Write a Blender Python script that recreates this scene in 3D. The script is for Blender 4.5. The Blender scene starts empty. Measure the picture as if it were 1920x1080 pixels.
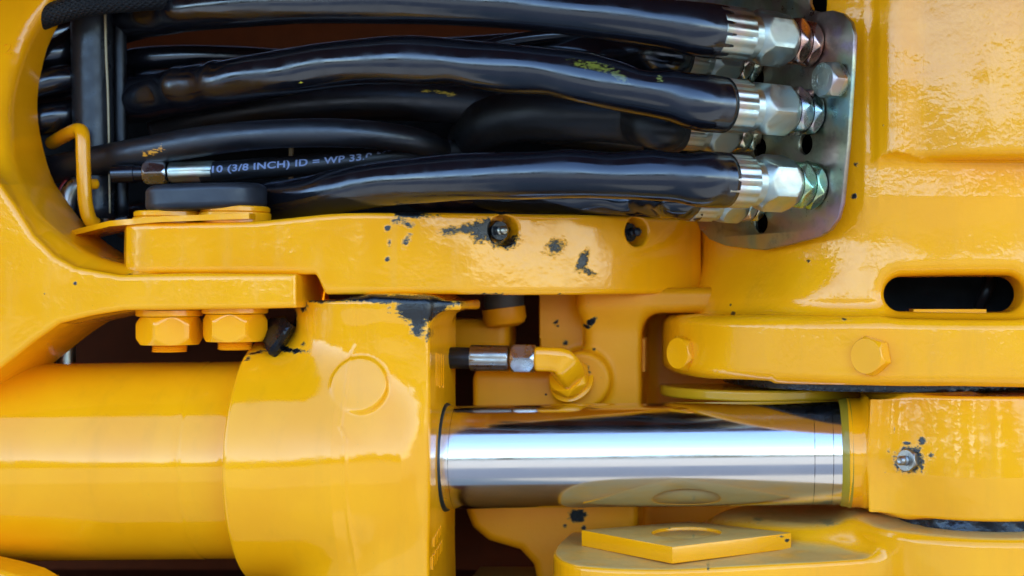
import bpy, bmesh, math, random
import numpy as np
from mathutils import Vector, Matrix

random.seed(7)
SC = bpy.context.scene
COL = SC.collection

# ---------------------------------------------------------------- units
# Work space: (x, d, y), one unit = 0.4 mm; d grows away from the viewer, y grows downwards.
S = 0.0004
CX, CY, DIST = 1350.0, 540.0, 2800.0

def V(x, d, y):
    return ((x - CX) * S, d * S, (CY - y) * S)

def U(px, py, d):
    k = (DIST + d) / DIST
    return (CX + (px - CX) * k, CY + (py - CY) * k)

# ---------------------------------------------------------------- camera, sky, sun, exposure
cam_d = bpy.data.cameras.new("camera")
cam = bpy.data.objects.new("camera", cam_d)
COL.objects.link(cam)
cam.location = V(CX, -DIST, CY)
cam.rotation_euler = (math.radians(90), 0, 0)
cam_d.sensor_width = 36.0
cam_d.lens = 36.0 * DIST / 1920.0
cam_d.shift_x = (960.0 - CX) / 1920.0
cam_d.clip_start = 0.02
cam_d.clip_end = 2000
cam_d.dof.use_dof = True
cam_d.dof.focus_distance = (DIST - 150) * S
cam_d.dof.aperture_fstop = 5.0
SC.camera = cam

SUN_EL, SUN_AZ = 50.0, 40.0     # degrees; azimuth clockwise from +Y, behind the machine
world = bpy.data.worlds.new("World")
SC.world = world
world.use_nodes = True
wn = world.node_tree
for n in list(wn.nodes):
    wn.nodes.remove(n)
sky = wn.nodes.new("ShaderNodeTexSky")
sky.sky_type = 'NISHITA'
sky.sun_disc = False
sky.sun_elevation = math.radians(SUN_EL)
sky.sun_rotation = math.radians(SUN_AZ)
sky.air_density = 1.0
sky.dust_density = 0.3
sky.ozone_density = 2.5
bg = wn.nodes.new("ShaderNodeBackground")
bg.inputs[1].default_value = 0.15
wo = wn.nodes.new("ShaderNodeOutputWorld")
wn.links.new(sky.outputs[0], bg.inputs[0])
wn.links.new(bg.outputs[0], wo.inputs[0])

sun_d = bpy.data.lights.new("sun", 'SUN')
sun = bpy.data.objects.new("sun", sun_d)
COL.objects.link(sun)
sun_d.energy = 2.2
sun_d.angle = math.radians(0.5)
sun_d.color = (1.0, 0.95, 0.88)
az, el = math.radians(SUN_AZ), math.radians(SUN_EL)
sdir = Vector((math.sin(az) * math.cos(el), math.cos(az) * math.cos(el), math.sin(el)))
sun.rotation_euler = (-sdir).to_track_quat('-Z', 'Y').to_euler()
sun.location = (0, -1, 1.5)

SC.view_settings.view_transform = 'Standard'
SC.view_settings.look = 'None'
SC.view_settings.exposure = 2.6
SC.view_settings.gamma = 1.0
SC.view_settings.use_curve_mapping = False
try:
    SC.cycles.max_bounces = 8
    SC.cycles.diffuse_bounces = 4
    SC.cycles.glossy_bounces = 5
    SC.cycles.use_denoising = True
except Exception:
    pass

# ---------------------------------------------------------------- object helpers
def props(o, label=None, cat=None, group=None, kind=None):
    if label: o['label'] = label
    if cat: o['category'] = cat
    if group: o['group'] = group
    if kind: o['kind'] = kind
    return o

def root(name, base, label, cat, group=None):
    """Empty at the thing's base; base in work space (x, d, y)."""
    o = bpy.data.objects.new(name, None)
    COL.objects.link(o)
    o.location = V(*base)
    o.empty_display_size = 0.01
    o['_base'] = list(base)
    return props(o, label, cat, group)

def basev(parent):
    return np.array(V(*parent['_base'])) if parent is not None and '_base' in parent else np.zeros(3)

def mesh_obj(name, vw, faces, mat, parent=None, base=None, normals=None, uv=None, smooth=True, sharp=None, recalc=True):
    """vw: (n,3) work-space vertices."""
    vw = np.asarray(vw, dtype=float)
    vb = np.stack([(vw[:, 0] - CX) * S, vw[:, 1] * S, (CY - vw[:, 2]) * S], 1)
    r = parent
    off = np.zeros(3)
    if base is not None:
        off = np.array(V(*base))
    else:
        while r is not None:
            if '_base' in r:
                off = basev(r); break
            r = r.parent
    me = bpy.data.meshes.new(name)
    me.from_pydata((vb - off).tolist(), [], [tuple(int(i) for i in f) for f in faces])
    if uv is not None:
        lay = me.uv_layers.new(name="UVMap")
        vi = np.empty(len(me.loops), dtype=np.int32)
        me.loops.foreach_get("vertex_index", vi)
        lay.data.foreach_set("uv", np.asarray(uv, dtype=np.float32)[vi].ravel())
    if recalc and normals is None:
        bm = bmesh.new(); bm.from_mesh(me)
        bmesh.ops.recalc_face_normals(bm, faces=bm.faces[:])
        bm.to_mesh(me); bm.free()
    me.polygons.foreach_set("use_smooth", [smooth] * len(me.polygons))
    if sharp is not None:
        me.set_sharp_from_angle(angle=math.radians(sharp))
    if normals is not None:
        me.normals_split_custom_set_from_vertices(normals.tolist())
    me.update()
    o = bpy.data.objects.new(name, me)
    COL.objects.link(o)
    if parent is not None:
        o.parent = parent
    elif base is not None:
        o.location = V(*base)
        o['_base'] = list(base)
    if mat is not None:
        me.materials.append(mat)
    return o

# ---------------------------------------------------------------- signed distance modelling
def smin(a, b, k):
    h = np.clip(0.5 + 0.5 * (b - a) / k, 0, 1)
    return b * (1 - h) + a * h - k * h * (1 - h)

def smax(a, b, k):
    return -smin(-a, -b, k)

def box(x, d, y, x0, x1, d0, d1, y0, y1, r=0.0):
    qx = np.abs(x - (x0 + x1) / 2) - ((x1 - x0) / 2 - r)
    qd = np.abs(d - (d0 + d1) / 2) - ((d1 - d0) / 2 - r)
    qy = np.abs(y - (y0 + y1) / 2) - ((y1 - y0) / 2 - r)
    o = np.sqrt(np.maximum(qx, 0) ** 2 + np.maximum(qd, 0) ** 2 + np.maximum(qy, 0) ** 2)
    return o + np.minimum(np.maximum(np.maximum(qx, qd), qy), 0) - r

def extr(f2, z, z0, z1, r):
    a = f2 + r
    b = np.abs(z - (z0 + z1) / 2) - ((z1 - z0) / 2 - r)
    return np.sqrt(np.maximum(a, 0) ** 2 + np.maximum(b, 0) ** 2) + np.minimum(np.maximum(a, b), 0) - r

def poly(x, y, pts):
    n = len(pts)
    dd = None; s = None
    for i in range(n):
        ax, ay = pts[i]; bx, by = pts[i - 1]
        ex, ey = bx - ax, by - ay
        wx, wy = x - ax, y - ay
        t = np.clip((wx * ex + wy * ey) / (ex * ex + ey * ey), 0, 1)
        d2 = (wx - ex * t) ** 2 + (wy - ey * t) ** 2
        c1 = y >= ay; c2 = y < by; c3 = ex * wy > ey * wx
        flip = (c1 & c2 & c3) | (~c1 & ~c2 & ~c3)
        if dd is None:
            dd = d2; s = np.where(flip, -1.0, 1.0)
        else:
            dd = np.minimum(dd, d2); s = np.where(flip, -s, s)
    return s * np.sqrt(dd)

def catmull(pts, n=6, closed=True):
    P = [np.array(p, float) for p in pts]
    m = len(P); out = []
    rng = range(m) if closed else range(m - 1)
    for i in rng:
        p0 = P[(i - 1) % m] if closed or i > 0 else 2 * P[0] - P[1]
        p1 = P[i]; p2 = P[(i + 1) % m]
        p3 = P[(i + 2) % m] if closed or i + 2 < m else 2 * P[-1] - P[-2]
        for k in range(n):
            t = k / n
            out.append(0.5 * ((2 * p1) + (-p0 + p2) * t + (2 * p0 - 5 * p1 + 4 * p2 - p3) * t * t + (-p0 + 3 * p1 - 3 * p2 + p3) * t ** 3))
    if not closed:
        out.append(P[-1])
    return out

_lr = np.random.RandomState(4)
_LW = []
for _wl, _am, _n in ((330, .55, 3), (190, .34, 4), (105, .14, 5), (58, .05, 6)):
    for _ in range(_n):
        _v = _lr.normal(size=3); _v /= np.linalg.norm(_v)
        _LW.append((_v * 2 * math.pi / (_wl * _lr.uniform(.8, 1.25)), _lr.uniform(0, 6.28), _am))
def lump(x, d, y, a=1.0, sc=1.0, ph=0.0):
    """slow unevenness of a sand casting"""
    o = 0.0
    for v, p, am in _LW:
        o = o + am * np.sin((x * v[0] + d * v[1] + y * v[2]) / sc + p + ph * 1.7)
    return o * a

def sdf_arrays(f, bnd, h):
    x0, x1, d0, d1, y0, y1 = bnd
    xs = np.arange(x0, x1 + h, h); ds = np.arange(d0, d1 + h, h); ys = np.arange(y0, y1 + h, h)
    F = f(xs[:, None, None], ds[None, :, None], ys[None, None, :])
    F = np.ascontiguousarray(np.broadcast_to(F, (len(xs), len(ds), len(ys)))).astype(np.float32)
    ins = F < 0
    nx, nd, ny = F.shape
    c = np.zeros((nx - 1, nd - 1, ny - 1), dtype=np.int8)
    for i in (0, 1):
        for j in (0, 1):
            for k in (0, 1):
                c += ins[i:nx - 1 + i, j:nd - 1 + j, k:ny - 1 + k]
    act = (c > 0) & (c < 8)
    I, J, K = np.nonzero(act)
    idx = -np.ones(act.shape, dtype=np.int64)
    idx[I, J, K] = np.arange(len(I))
    acc = np.zeros((len(I), 3)); cnt = np.zeros(len(I))
    corners = [(i, j, k) for i in (0, 1) for j in (0, 1) for k in (0, 1)]
    for a in corners:
        for ax in range(3):
            if a[ax] == 1: continue
            b = list(a); b[ax] = 1
            fa = F[I + a[0], J + a[1], K + a[2]]; fb = F[I + b[0], J + b[1], K + b[2]]
            m = (fa < 0) != (fb < 0)
            t = np.where(m, fa / np.where(m, fa - fb, 1), 0)
            p = np.stack([np.full(len(I), float(q)) for q in a], 1)
            p[:, ax] += t
            acc += p * m[:, None]; cnt += m
    P = acc / cnt[:, None]
    verts = np.stack([xs[0] + (I + P[:, 0]) * h, ds[0] + (J + P[:, 1]) * h, ys[0] + (K + P[:, 2]) * h], 1)
    quads = []
    def edge(axis):
        sl0 = [slice(None)] * 3; sl1 = [slice(None)] * 3
        sl0[axis] = slice(0, -1); sl1[axis] = slice(1, None)
        a = ins[tuple(sl0)]; b = ins[tuple(sl1)]
        o1, o2 = [q for q in range(3) if q != axis]
        m = a != b
        E = np.stack(np.nonzero(m), 1)
        ok = (E[:, o1] > 0) & (E[:, o2] > 0) & (E[:, o1] < F.shape[o1] - 1) & (E[:, o2] < F.shape[o2] - 1)
        E = E[ok]
        fl = a[E[:, 0], E[:, 1], E[:, 2]]
        def at(s1, s2):
            q = E.copy(); q[:, o1] -= s1; q[:, o2] -= s2
            return idx[q[:, 0], q[:, 1], q[:, 2]]
        Q = np.stack([at(1, 1), at(0, 1), at(0, 0), at(1, 0)], 1)
        if axis == 1: fl = ~fl
        Q[~fl] = Q[~fl][:, ::-1]
        quads.append(Q)
    for ax in range(3): edge(ax)
    Q = np.concatenate(quads)
    def grad(p):
        e = 0.4
        g = np.zeros_like(p)
        for ax in range(3):
            a = p.copy(); b = p.copy(); a[:, ax] += e; b[:, ax] -= e
            g[:, ax] = (f(a[:, 0], a[:, 1], a[:, 2]) - f(b[:, 0], b[:, 1], b[:, 2])) / (2 * e)
        return g
    lo = np.array([x0, d0, y0]); hi = np.array([xs[-1], ds[-1], ys[-1]])
    for it in range(2):
        g = grad(verts)
        v = f(verts[:, 0], verts[:, 1], verts[:, 2])
        st = g * (v / np.maximum((g * g).sum(1), .25))[:, None]
        st = np.clip(st, -h * .6, h * .6)
        verts = np.clip(verts - st, lo, hi)
    g = grad(verts)
    nrm = g / np.maximum(np.linalg.norm(g, axis=1), 1e-6)[:, None]
    # winding check in Blender space (y flips handedness)
    A, B, C = verts[Q[:, 0]], verts[Q[:, 1]], verts[Q[:, 2]]
    fn = np.cross(B - A, C - A)
    if (fn * nrm[Q[:, 0]]).sum() > 0:
        Q = Q[:, ::-1]
    nb = nrm.copy(); nb[:, 2] *= -1
    return verts, Q, nb

def sdf_obj(name, f, bnd, h, mat, parent=None, base=None):
    v, q, n = sdf_arrays(f, bnd, h)
    return mesh_obj(name, v, q, mat, parent, base, normals=n)

def hit(f, px, py, d0=-600.0, d1=500.0):
    """first surface point seen from the viewer along a sight line, with its outward normal (work space)"""
    d = d0
    for _ in range(400):
        x, y = U(px, py, d)
        v = float(f(np.array([x]), np.array([d]), np.array([y]))[0])
        if v < .3 or d > d1: break
        d += max(v * .6, .2)
    x, y = U(px, py, d)
    e = 1.0
    def ff(a, b, c): return float(f(np.array([a]), np.array([b]), np.array([c]))[0])
    g = np.array([ff(x + e, d, y) - ff(x - e, d, y), ff(x, d + e, y) - ff(x, d - e, y), ff(x, d, y + e) - ff(x, d, y - e)])
    return np.array([x, d, y]), g / max(np.linalg.norm(g), 1e-6)

# ---------------------------------------------------------------- swept tubes, lathes, hex pieces
def frame(t):
    t = t / np.linalg.norm(t)
    up = np.array([0, 0, -1.0])
    if abs(t @ up) > .95: up = np.array([0, -1.0, 0])
    n = up - t * (t @ up); n /= np.linalg.norm(n)
    return n, np.cross(t, n)

def tube(path, nr=120, ns=28, rad=None, caps=True, work=False, endr=None):
    """path: (px, py, d, r_px) sight-line points, or work-space points when work=True"""
    pts = []
    for p in path:
        if work: pts.append(p)
        else:
            x, y = U(p[0], p[1], p[2]); pts.append((x, p[2], y, p[3] * (DIST + p[2]) / DIST))
    C = np.array(catmull(pts, 14, closed=False))
    L = np.concatenate([[0], np.cumsum(np.linalg.norm(np.diff(C[:, :3], axis=0), axis=1))])
    s = np.linspace(0, L[-1], nr)
    P = np.stack([np.interp(s, L, C[:, i]) for i in range(4)], 1)
    T = np.gradient(P[:, :3], axis=0); T /= np.linalg.norm(T, axis=1)[:, None]
    n, b = frame(T[0])
    verts = []; uv = []
    th = np.arange(ns) * 2 * math.pi / ns
    for i in range(nr):
        n = n - T[i] * (n @ T[i]); n /= np.linalg.norm(n)
        b = np.cross(T[i], n)
        r = np.full(ns, P[i, 3])
        if rad is not None: r = r * rad(s[i], th, s[i] / L[-1], P[i])
        ring = P[i, :3] + np.cos(th)[:, None] * n * r[:, None] + np.sin(th)[:, None] * b * r[:, None]
        verts.append(ring)
        uv.append(np.stack([np.full(ns, s[i] * S), th / (2 * math.pi)], 1))
    verts = np.concatenate(verts); uv = np.concatenate(uv)
    F = []
    for i in range(nr - 1):
        for j in range(ns):
            k = (j + 1) % ns
            F.append((i * ns + j, i * ns + k, (i + 1) * ns + k, (i + 1) * ns + j))
    if caps:
        F.append(tuple(range(ns))[::-1]); F.append(tuple((nr - 1) * ns + j for j in range(ns)))
    return verts, F, uv, P, T

def wrinkle(seed, amp=.03, left=None, lamp=.1, freq=1.0, bumps=()):
    rg = random.Random(seed)
    K = [(rg.uniform(.008, .034) * freq, rg.choice([0, 1, 1, 2, 2, 3]), rg.uniform(0, 6.28), rg.uniform(0, 6.28), rg.uniform(.4, 1)) for _ in range(9)]
    def f(s, th, t, P):
        w = np.zeros_like(th)
        for a, m, p1, p2, g in K:
            w = w + g * np.sin(a * s + p1) * np.cos(m * th + p2)
        A = amp
        if left is not None:
            A = amp + lamp * max(0.0, min(1.0, (left - P[0]) / 160.0))
        # sharp pinched creases
        cre = -np.abs(np.sin(.021 * s + 1.4 * np.sin(th + seed))) ** 8
        for bx, tw, t0, ba in bumps:       # local dents and swellings: x place, half width, angle, depth
            g = math.exp(-((P[0] - bx) / tw) ** 2)
            w = w + ba * g * np.maximum(np.cos(th - t0), 0) ** 2 / max(A * .42, 1e-4)
        return 1 + A * w * .42 + max(0.0, A - .018) * cre * .5
    return f

def rot_to(axis):
    """columns: local x,y,z -> work space; local x runs along axis"""
    a = np.array(axis, float); a /= np.linalg.norm(a)
    n, b = frame(a)
    return np.stack([a, n, b], 1)

def ring_solid(profile, ns=64, rfun=None):
    """profile: list of (t along axis, radius); rfun(theta, r, t) may reshape. local coords (axis = x)."""
    th = np.arange(ns) * 2 * math.pi / ns
    vs = []; F = []
    for t, r in profile:
        rr = np.full(ns, float(r))
        if rfun is not None: rr = rfun(th, rr, t)
        vs.append(np.stack([np.full(ns, float(t)), rr * np.cos(th), rr * np.sin(th)], 1))
    m = len(profile)
    for i in range(m - 1):
        for j in range(ns):
            k = (j + 1) % ns
            F.append((i * ns + j, i * ns + k, (i + 1) * ns + k, (i + 1) * ns + j))
    F.append(tuple(range(ns))); F.append(tuple((m - 1) * ns + j for j in range(ns)))
    return np.concatenate(vs), F

def hex_solid(l0, l1, rc, cham0=True, cham1=True, turn=0.0, ns=72, soft=.97):
    """hexagon nut/bolt head, corner radius rc, both ends chamfered by a cone"""
    a = rc * math.cos(math.pi / 6)
    ts = [0, .01, .025, .045, .07, .1, .13, .165, .2, .24, .28]
    L = l1 - l0
    dep = rc * .42
    tl = sorted(set([l0 + dep * t / .28 for t in ts] + [l1 - dep * t / .28 for t in ts] + [l0 + L / 2]))
    def rf(th, r, t):
        q = (th + turn) % (math.pi / 3) - math.pi / 6
        rh = np.minimum(a / np.cos(q), rc * .985)
        if cham0: rh = np.minimum(rh, a * soft + (t - l0) * .6)
        if cham1: rh = np.minimum(rh, a * soft + (l1 - t) * .6)
        return rh
    return ring_solid([(t, rc) for t in tl], ns, rf)

def crimp_solid(l0, l1, r, nf=10, ns=80, depth=.05):
    def rf(th, rr, t):
        e = min(t - l0, l1 - t)
        q = (th % (2 * math.pi / nf)) / (2 * math.pi / nf)
        g = np.where((q < .07), 1 - depth * .8, 1 - depth * .35 * (1 - np.cos((q - .535) * 5.2)))
        if e < 2: g = np.full_like(g, .955)
        return rr * g
    prof = [(l0, r), (l0 + 1.2, r), (l0 + 2.2, r)] + [(l0 + 2.2 + (l1 - l0 - 4.4) * i / 6, r) for i in range(1, 6)] + [(l1 - 2.2, r), (l1 - 1.2, r), (l1, r)]
    return ring_solid(prof, ns, rf)

def place(v, origin, R):
    return np.asarray(origin)[None, :] + v @ R.T

# ---------------------------------------------------------------- materials
def nodes(name):
    m = bpy.data.materials.new(name)
    m.use_nodes = True
    nt = m.node_tree
    p = nt.nodes["Principled BSDF"]
    return m, nt, p

def N(nt, typ, **kw):
    n = nt.nodes.new(typ)
    for k, v in kw.items():
        setattr(n, k, v)
    return n

def noise(nt, vec, scale, detail=3, rough=.55, dist=0.0):
    n = N(nt, "ShaderNodeTexNoise")
    n.inputs["Scale"].default_value = scale
    n.inputs["Detail"].default_value = detail
    n.inputs["Roughness"].default_value = rough
    n.inputs["Distortion"].default_value = dist
    nt.links.new(vec, n.inputs["Vector"])
    return n.outputs["Fac"]

def math_n(nt, op, a, b=None, c=None, clamp=False):
    n = N(nt, "ShaderNodeMath", operation=op)
    n.use_clamp = clamp
    for i, q in enumerate((a, b, c)):
        if q is None: continue
        if isinstance(q, (int, float)): n.inputs[i].default_value = q
        else: nt.links.new(q, n.inputs[i])
    return n.outputs[0]

def maprange(nt, v, a, b, c=0.0, d=1.0, smooth=True):
    n = N(nt, "ShaderNodeMapRange")
    n.interpolation_type = 'SMOOTHSTEP' if smooth else 'LINEAR'
    for i, q in enumerate((v, a, b, c, d)):
        if isinstance(q, (int, float)): n.inputs[i].default_value = q
        else: nt.links.new(q, n.inputs[i])
    return n.outputs[0]

def mixc(nt, fac, a, b):
    n = N(nt, "ShaderNodeMix", data_type='RGBA')
    for i, q in ((0, fac), (6, a), (7, b)):
        if isinstance(q, (int, float)): n.inputs[i].default_value = q
        elif isinstance(q, tuple): n.inputs[i].default_value = (*q, 1) if len(q) == 3 else q
        else: nt.links.new(q, n.inputs[i])
    return n.outputs[2]

YEL = (0.91, 0.362, 0.003)

def yellow(name, base=None, peel=.5, peel_scale=230, rough=.2, dirt=(), dust=0.0, tint=YEL, chips=.5, seams=(), spec=.5):
    """glossy machine enamel. dirt: (px, py, d, rx, ry, turn_deg, strength) grease and bare patches"""
    m, nt, p = nodes(name)
    tc = N(nt, "ShaderNodeTexCoord").outputs["Object"]
    b = np.array(V(*base)) if base is not None else np.zeros(3)
    big = noise(nt, tc, 14, 3)
    fine = noise(nt, tc, peel_scale, 2, .5)
    mid = noise(nt, tc, 70, 3, .5)
    col = mixc(nt, maprange(nt, big, .3, .7), tuple(c * k for c, k in zip(tint, (.96, .93, .9))), tuple(min(1, c * k) for c, k in zip(tint, (1.02, 1.05, 1.2))))
    # worn-through specks
    vor = N(nt, "ShaderNodeTexVoronoi")
    vor.inputs["Scale"].default_value = 42
    nt.links.new(tc, vor.inputs["Vector"])
    sep = N(nt, "ShaderNodeSeparateColor"); nt.links.new(vor.outputs["Color"], sep.inputs[0])
    size = maprange(nt, sep.outputs[0], 1 - .12 * chips, 1.0, 0.0, .075, False)
    vd = math_n(nt, 'ADD', vor.outputs["Distance"], math_n(nt, 'MULTIPLY', math_n(nt, 'SUBTRACT', noise(nt, tc, 900, 3), .5), .08))
    speck = math_n(nt, 'LESS_THAN', vd, size)
    col = mixc(nt, math_n(nt, 'MULTIPLY', speck, .85), col, (.06, .045, .03))
    run = N(nt, "ShaderNodeMapping"); nt.links.new(tc, run.inputs[0]); run.inputs[3].default_value = (1, 1, .12)
    runs = maprange(nt, noise(nt, run.outputs[0], 55, 5, .6), .5, .75)
    col = mixc(nt, math_n(nt, 'MULTIPLY', runs, .14), col, (.50, .22, .01))
    pin = math_n(nt, 'GREATER_THAN', noise(nt, tc, 760, 1, .5), .82)
    col = mixc(nt, math_n(nt, 'MULTIPLY', pin, .55), col, (.10, .06, .02))
    rgh = math_n(nt, 'ADD', math_n(nt, 'MULTIPLY', mid, .08), rough * .6 - .05)
    rgh = math_n(nt, 'ADD', rgh, math_n(nt, 'MULTIPLY', runs, .10))
    rgh = math_n(nt, 'ADD', rgh, math_n(nt, 'MULTIPLY', maprange(nt, noise(nt, tc, 30, 5, .65), .55, .8), .12))
    mask = None
    if dirt:
        w1 = noise(nt, tc, 75, 6, .6, .5)
        w2 = noise(nt, tc, 420, 5, .65)
        stm = N(nt, "ShaderNodeMapping"); nt.links.new(tc, stm.inputs[0]); stm.inputs[2].default_value = (0, .45, 0); stm.inputs[3].default_value = (.35, 1, 1)
        w3 = noise(nt, stm.outputs[0], 520, 5, .7)
        wob = math_n(nt, 'ADD', math_n(nt, 'MULTIPLY', math_n(nt, 'SUBTRACT', w1, .5), 1.7), math_n(nt, 'MULTIPLY', math_n(nt, 'SUBTRACT', w2, .5), .7))
        for (px, py, d, rx, ry, turn, st) in dirt:
            x, y = U(px, py, d)
            c = np.array(V(x, d, y)) - b
            mp = N(nt, "ShaderNodeMapping", vector_type='TEXTURE')
            nt.links.new(tc, mp.inputs[0])
            mp.inputs[1].default_value = tuple(c)
            mp.inputs[2].default_value = (0, math.radians(turn), 0)
            mp.inputs[3].default_value = (rx * S, 70 * S, ry * S)
            ln = N(nt, "ShaderNodeVectorMath", operation='LENGTH')
            nt.links.new(mp.outputs[0], ln.inputs[0])
            v = math_n(nt, 'ADD', ln.outputs["Value"], wob)
            rmp = maprange(nt, v, 1.45, .15, 0.0, st, False)
            mk = maprange(nt, math_n(nt, 'ADD', rmp, math_n(nt, 'MULTIPLY', math_n(nt, 'SUBTRACT', w3, .5), 1.1)), .30, .80)
            mk = math_n(nt, 'MULTIPLY', mk, maprange(nt, rmp, .0, .25))
            mask = mk if mask is None else math_n(nt, 'MAXIMUM', mask, mk)
        edge = mixc(nt, maprange(nt, mask, .0, .6, 0, .85), col, (.10, .10, .03))
        streak = noise(nt, tc, 600, 4, .7)
        grease = mixc(nt, maprange(nt, streak, .4, .7), (.0012, .0018, .0026), (.007, .013, .020))
        col = mixc(nt, maprange(nt, mask, .4, .85), edge, grease)
        rgh = math_n(nt, 'ADD', rgh, math_n(nt, 'MULTIPLY', mask, .18))
    for (pts, wd, dark) in seams:
        pass
    if dust > 0:
        geo = N(nt, "ShaderNodeNewGeometry")
        sx = N(nt, "ShaderNodeSeparateXYZ"); nt.links.new(geo.outputs["Normal"], sx.inputs[0])
        f = math_n(nt, 'MULTIPLY', maprange(nt, sx.outputs[2], .75, .98), maprange(nt, noise(nt, tc, 45, 5, .65), .05, .6))
        f = math_n(nt, 'MULTIPLY', f, dust)
        col = mixc(nt, f, col, (.52, .36, .12))
        rgh = math_n(nt, 'ADD', rgh, math_n(nt, 'MULTIPLY', f, .45))
    nt.links.new(col, p.inputs["Base Color"])
    nt.links.new(rgh, p.inputs["Roughness"])
    p.inputs["IOR"].default_value = 1.52
    p.inputs["Specular IOR Level"].default_value = spec
    bp = N(nt, "ShaderNodeBump")
    bp.inputs["Strength"].default_value = 1.0
    bp.inputs["Distance"].default_value = .00022 * peel
    amp = maprange(nt, noise(nt, tc, 22, 2), .3, .7, .35, 1.0)
    scm = N(nt, "ShaderNodeMapping"); nt.links.new(tc, scm.inputs[0]); scm.inputs[3].default_value = (300, 300, 24); scm.inputs[2].default_value = (.2, .9, .3)
    scr = maprange(nt, noise(nt, scm.outputs[0], 3, 2, .5), .70, .78)
    hgt = math_n(nt, 'ADD', math_n(nt, 'MULTIPLY', fine, amp), math_n(nt, 'MULTIPLY', mid, .18))
    hgt = math_n(nt, 'SUBTRACT', hgt, math_n(nt, 'MULTIPLY', scr, .12))
    if mask is not None:
        hgt = math_n(nt, 'ADD', hgt, math_n(nt, 'MULTIPLY', mask, math_n(nt, 'ADD', streak, .6)))
    hgt = math_n(nt, 'SUBTRACT', hgt, math_n(nt, 'MULTIPLY', speck, .8))
    nt.links.new(hgt, bp.inputs["Height"])
    nt.links.new(bp.outputs[0], p.inputs["Normal"])
    return m

def black(name, rough=.3, tint=(.012, .012, .014), bump=.25, scale=160, spots=(), base=None, braid=False, spec=.5):
    m, nt, p = nodes(name)
    tc = N(nt, "ShaderNodeTexCoord")
    ob = tc.outputs["Object"]
    n1 = noise(nt, ob, 40, 4)
    col = mixc(nt, n1, tuple(c * .7 for c in tint), tuple(c * 1.5 for c in tint))
    rg = maprange(nt, noise(nt, ob, 60, 4, .6), .3, .7, rough - .07, rough + .1)
    b = np.array(V(*base)) if base is not None else np.zeros(3)
    if spots:
        sm_ = N(nt, "ShaderNodeMapping"); nt.links.new(ob, sm_.inputs[0]); sm_.inputs[2].default_value = (0, -1.0, 0); sm_.inputs[3].default_value = (.3, 1, 1.3)
        wob = math_n(nt, 'MULTIPLY', math_n(nt, 'SUBTRACT', noise(nt, sm_.outputs[0], 750, 4, .7), .5), 4.2)
        for (px, py, d, rx, ry, turn, c3) in spots:
            x, y = U(px, py, d)
            mp = N(nt, "ShaderNodeMapping", vector_type='TEXTURE')
            nt.links.new(ob, mp.inputs[0])
            mp.inputs[1].default_value = tuple(np.array(V(x, d, y)) - b)
            mp.inputs[2].default_value = (0, math.radians(turn), 0)
            mp.inputs[3].default_value = (rx * S, 60 * S, ry * S)
            ln = N(nt, "ShaderNodeVectorMath", operation='LENGTH'); nt.links.new(mp.outputs[0], ln.inputs[0])
            mk = maprange(nt, math_n(nt, 'ADD', ln.outputs["Value"], wob), .62, .5)
            col = mixc(nt, mk, col, c3)
    nt.links.new(col, p.inputs["Base Color"])
    nt.links.new(rg, p.inputs["Roughness"])
    p.inputs["Specular IOR Level"].default_value = spec if not spots else .9
    p.inputs["Specular Tint"].default_value = (.76, .86, 1, 1)  # blue of sky highlights put into the specular colour
    bp = N(nt, "ShaderNodeBump")
    bp.inputs["Strength"].default_value = 1
    if braid:
        uvm = N(nt, "ShaderNodeSeparateXYZ"); nt.links.new(tc.outputs["UV"], uvm.inputs[0])
        a = math_n(nt, 'MULTIPLY', uvm.outputs[0], 1250); c = math_n(nt, 'MULTIPLY', uvm.outputs[1], 6.2832 * 14)
        w1 = math_n(nt, 'SINE', math_n(nt, 'ADD', a, c)); w2 = math_n(nt, 'SINE', math_n(nt, 'SUBTRACT', a, c))
        h = math_n(nt, 'MAXIMUM', w1, w2)
        bp.inputs["Distance"].default_value = .00035
    else:
        h = noise(nt, ob, scale, 4, .5)
        bp.inputs["Distance"].default_value = .0006 * bump
    nt.links.new(h, bp.inputs["Height"]); nt.links.new(bp.outputs[0], p.inputs["Normal"])
    return m

def plated(name, tint=(.62, .63, .64), rough=.28, irid=.35, bump=.15, dirt=.0, scale=22):
    """zinc / chromate plated steel with rainbow passivation"""
    m, nt, p = nodes(name)
    ob = N(nt, "ShaderNodeTexCoord").outputs["Object"]
    n1 = noise(nt, ob, scale, 3, .5, .6)
    cr = N(nt, "ShaderNodeValToRGB")
    cr.color_ramp.interpolation = 'EASE'
    cols = [(.25, (.42, .47, .62)), (.38, (.33, .55, .50)), (.47, (.55, .56, .33)), (.55, (.62, .44, .34)), (.63, (.58, .38, .52)), (.75, (.38, .52, .60))]
    e = cr.color_ramp.elements
    e[0].position, e[0].color = cols[0][0], (*cols[0][1], 1)
    e[1].position, e[1].color = cols[-1][0], (*cols[-1][1], 1)
    for q, c in cols[1:-1]:
        k = e.new(q); k.color = (*c, 1)
    nt.links.new(n1, cr.inputs[0])
    col = mixc(nt, irid, tint, cr.outputs[0])
    grime = noise(nt, ob, 60, 5, .65)
    if dirt:
        col = mixc(nt, math_n(nt, 'MULTIPLY', maprange(nt, grime, .5, .75), dirt), col, (.05, .045, .035))
    nt.links.new(col, p.inputs["Base Color"])
    p.inputs["Metallic"].default_value = 1
    nt.links.new(maprange(nt, grime, .3, .7, rough - .08, rough + .12), p.inputs["Roughness"])
    bp = N(nt, "ShaderNodeBump")
    bp.inputs["Distance"].default_value = .0002 * bump
    nt.links.new(noise(nt, ob, 420, 4, .6), bp.inputs["Height"]); nt.links.new(bp.outputs[0], p.inputs["Normal"])
    return m

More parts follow.
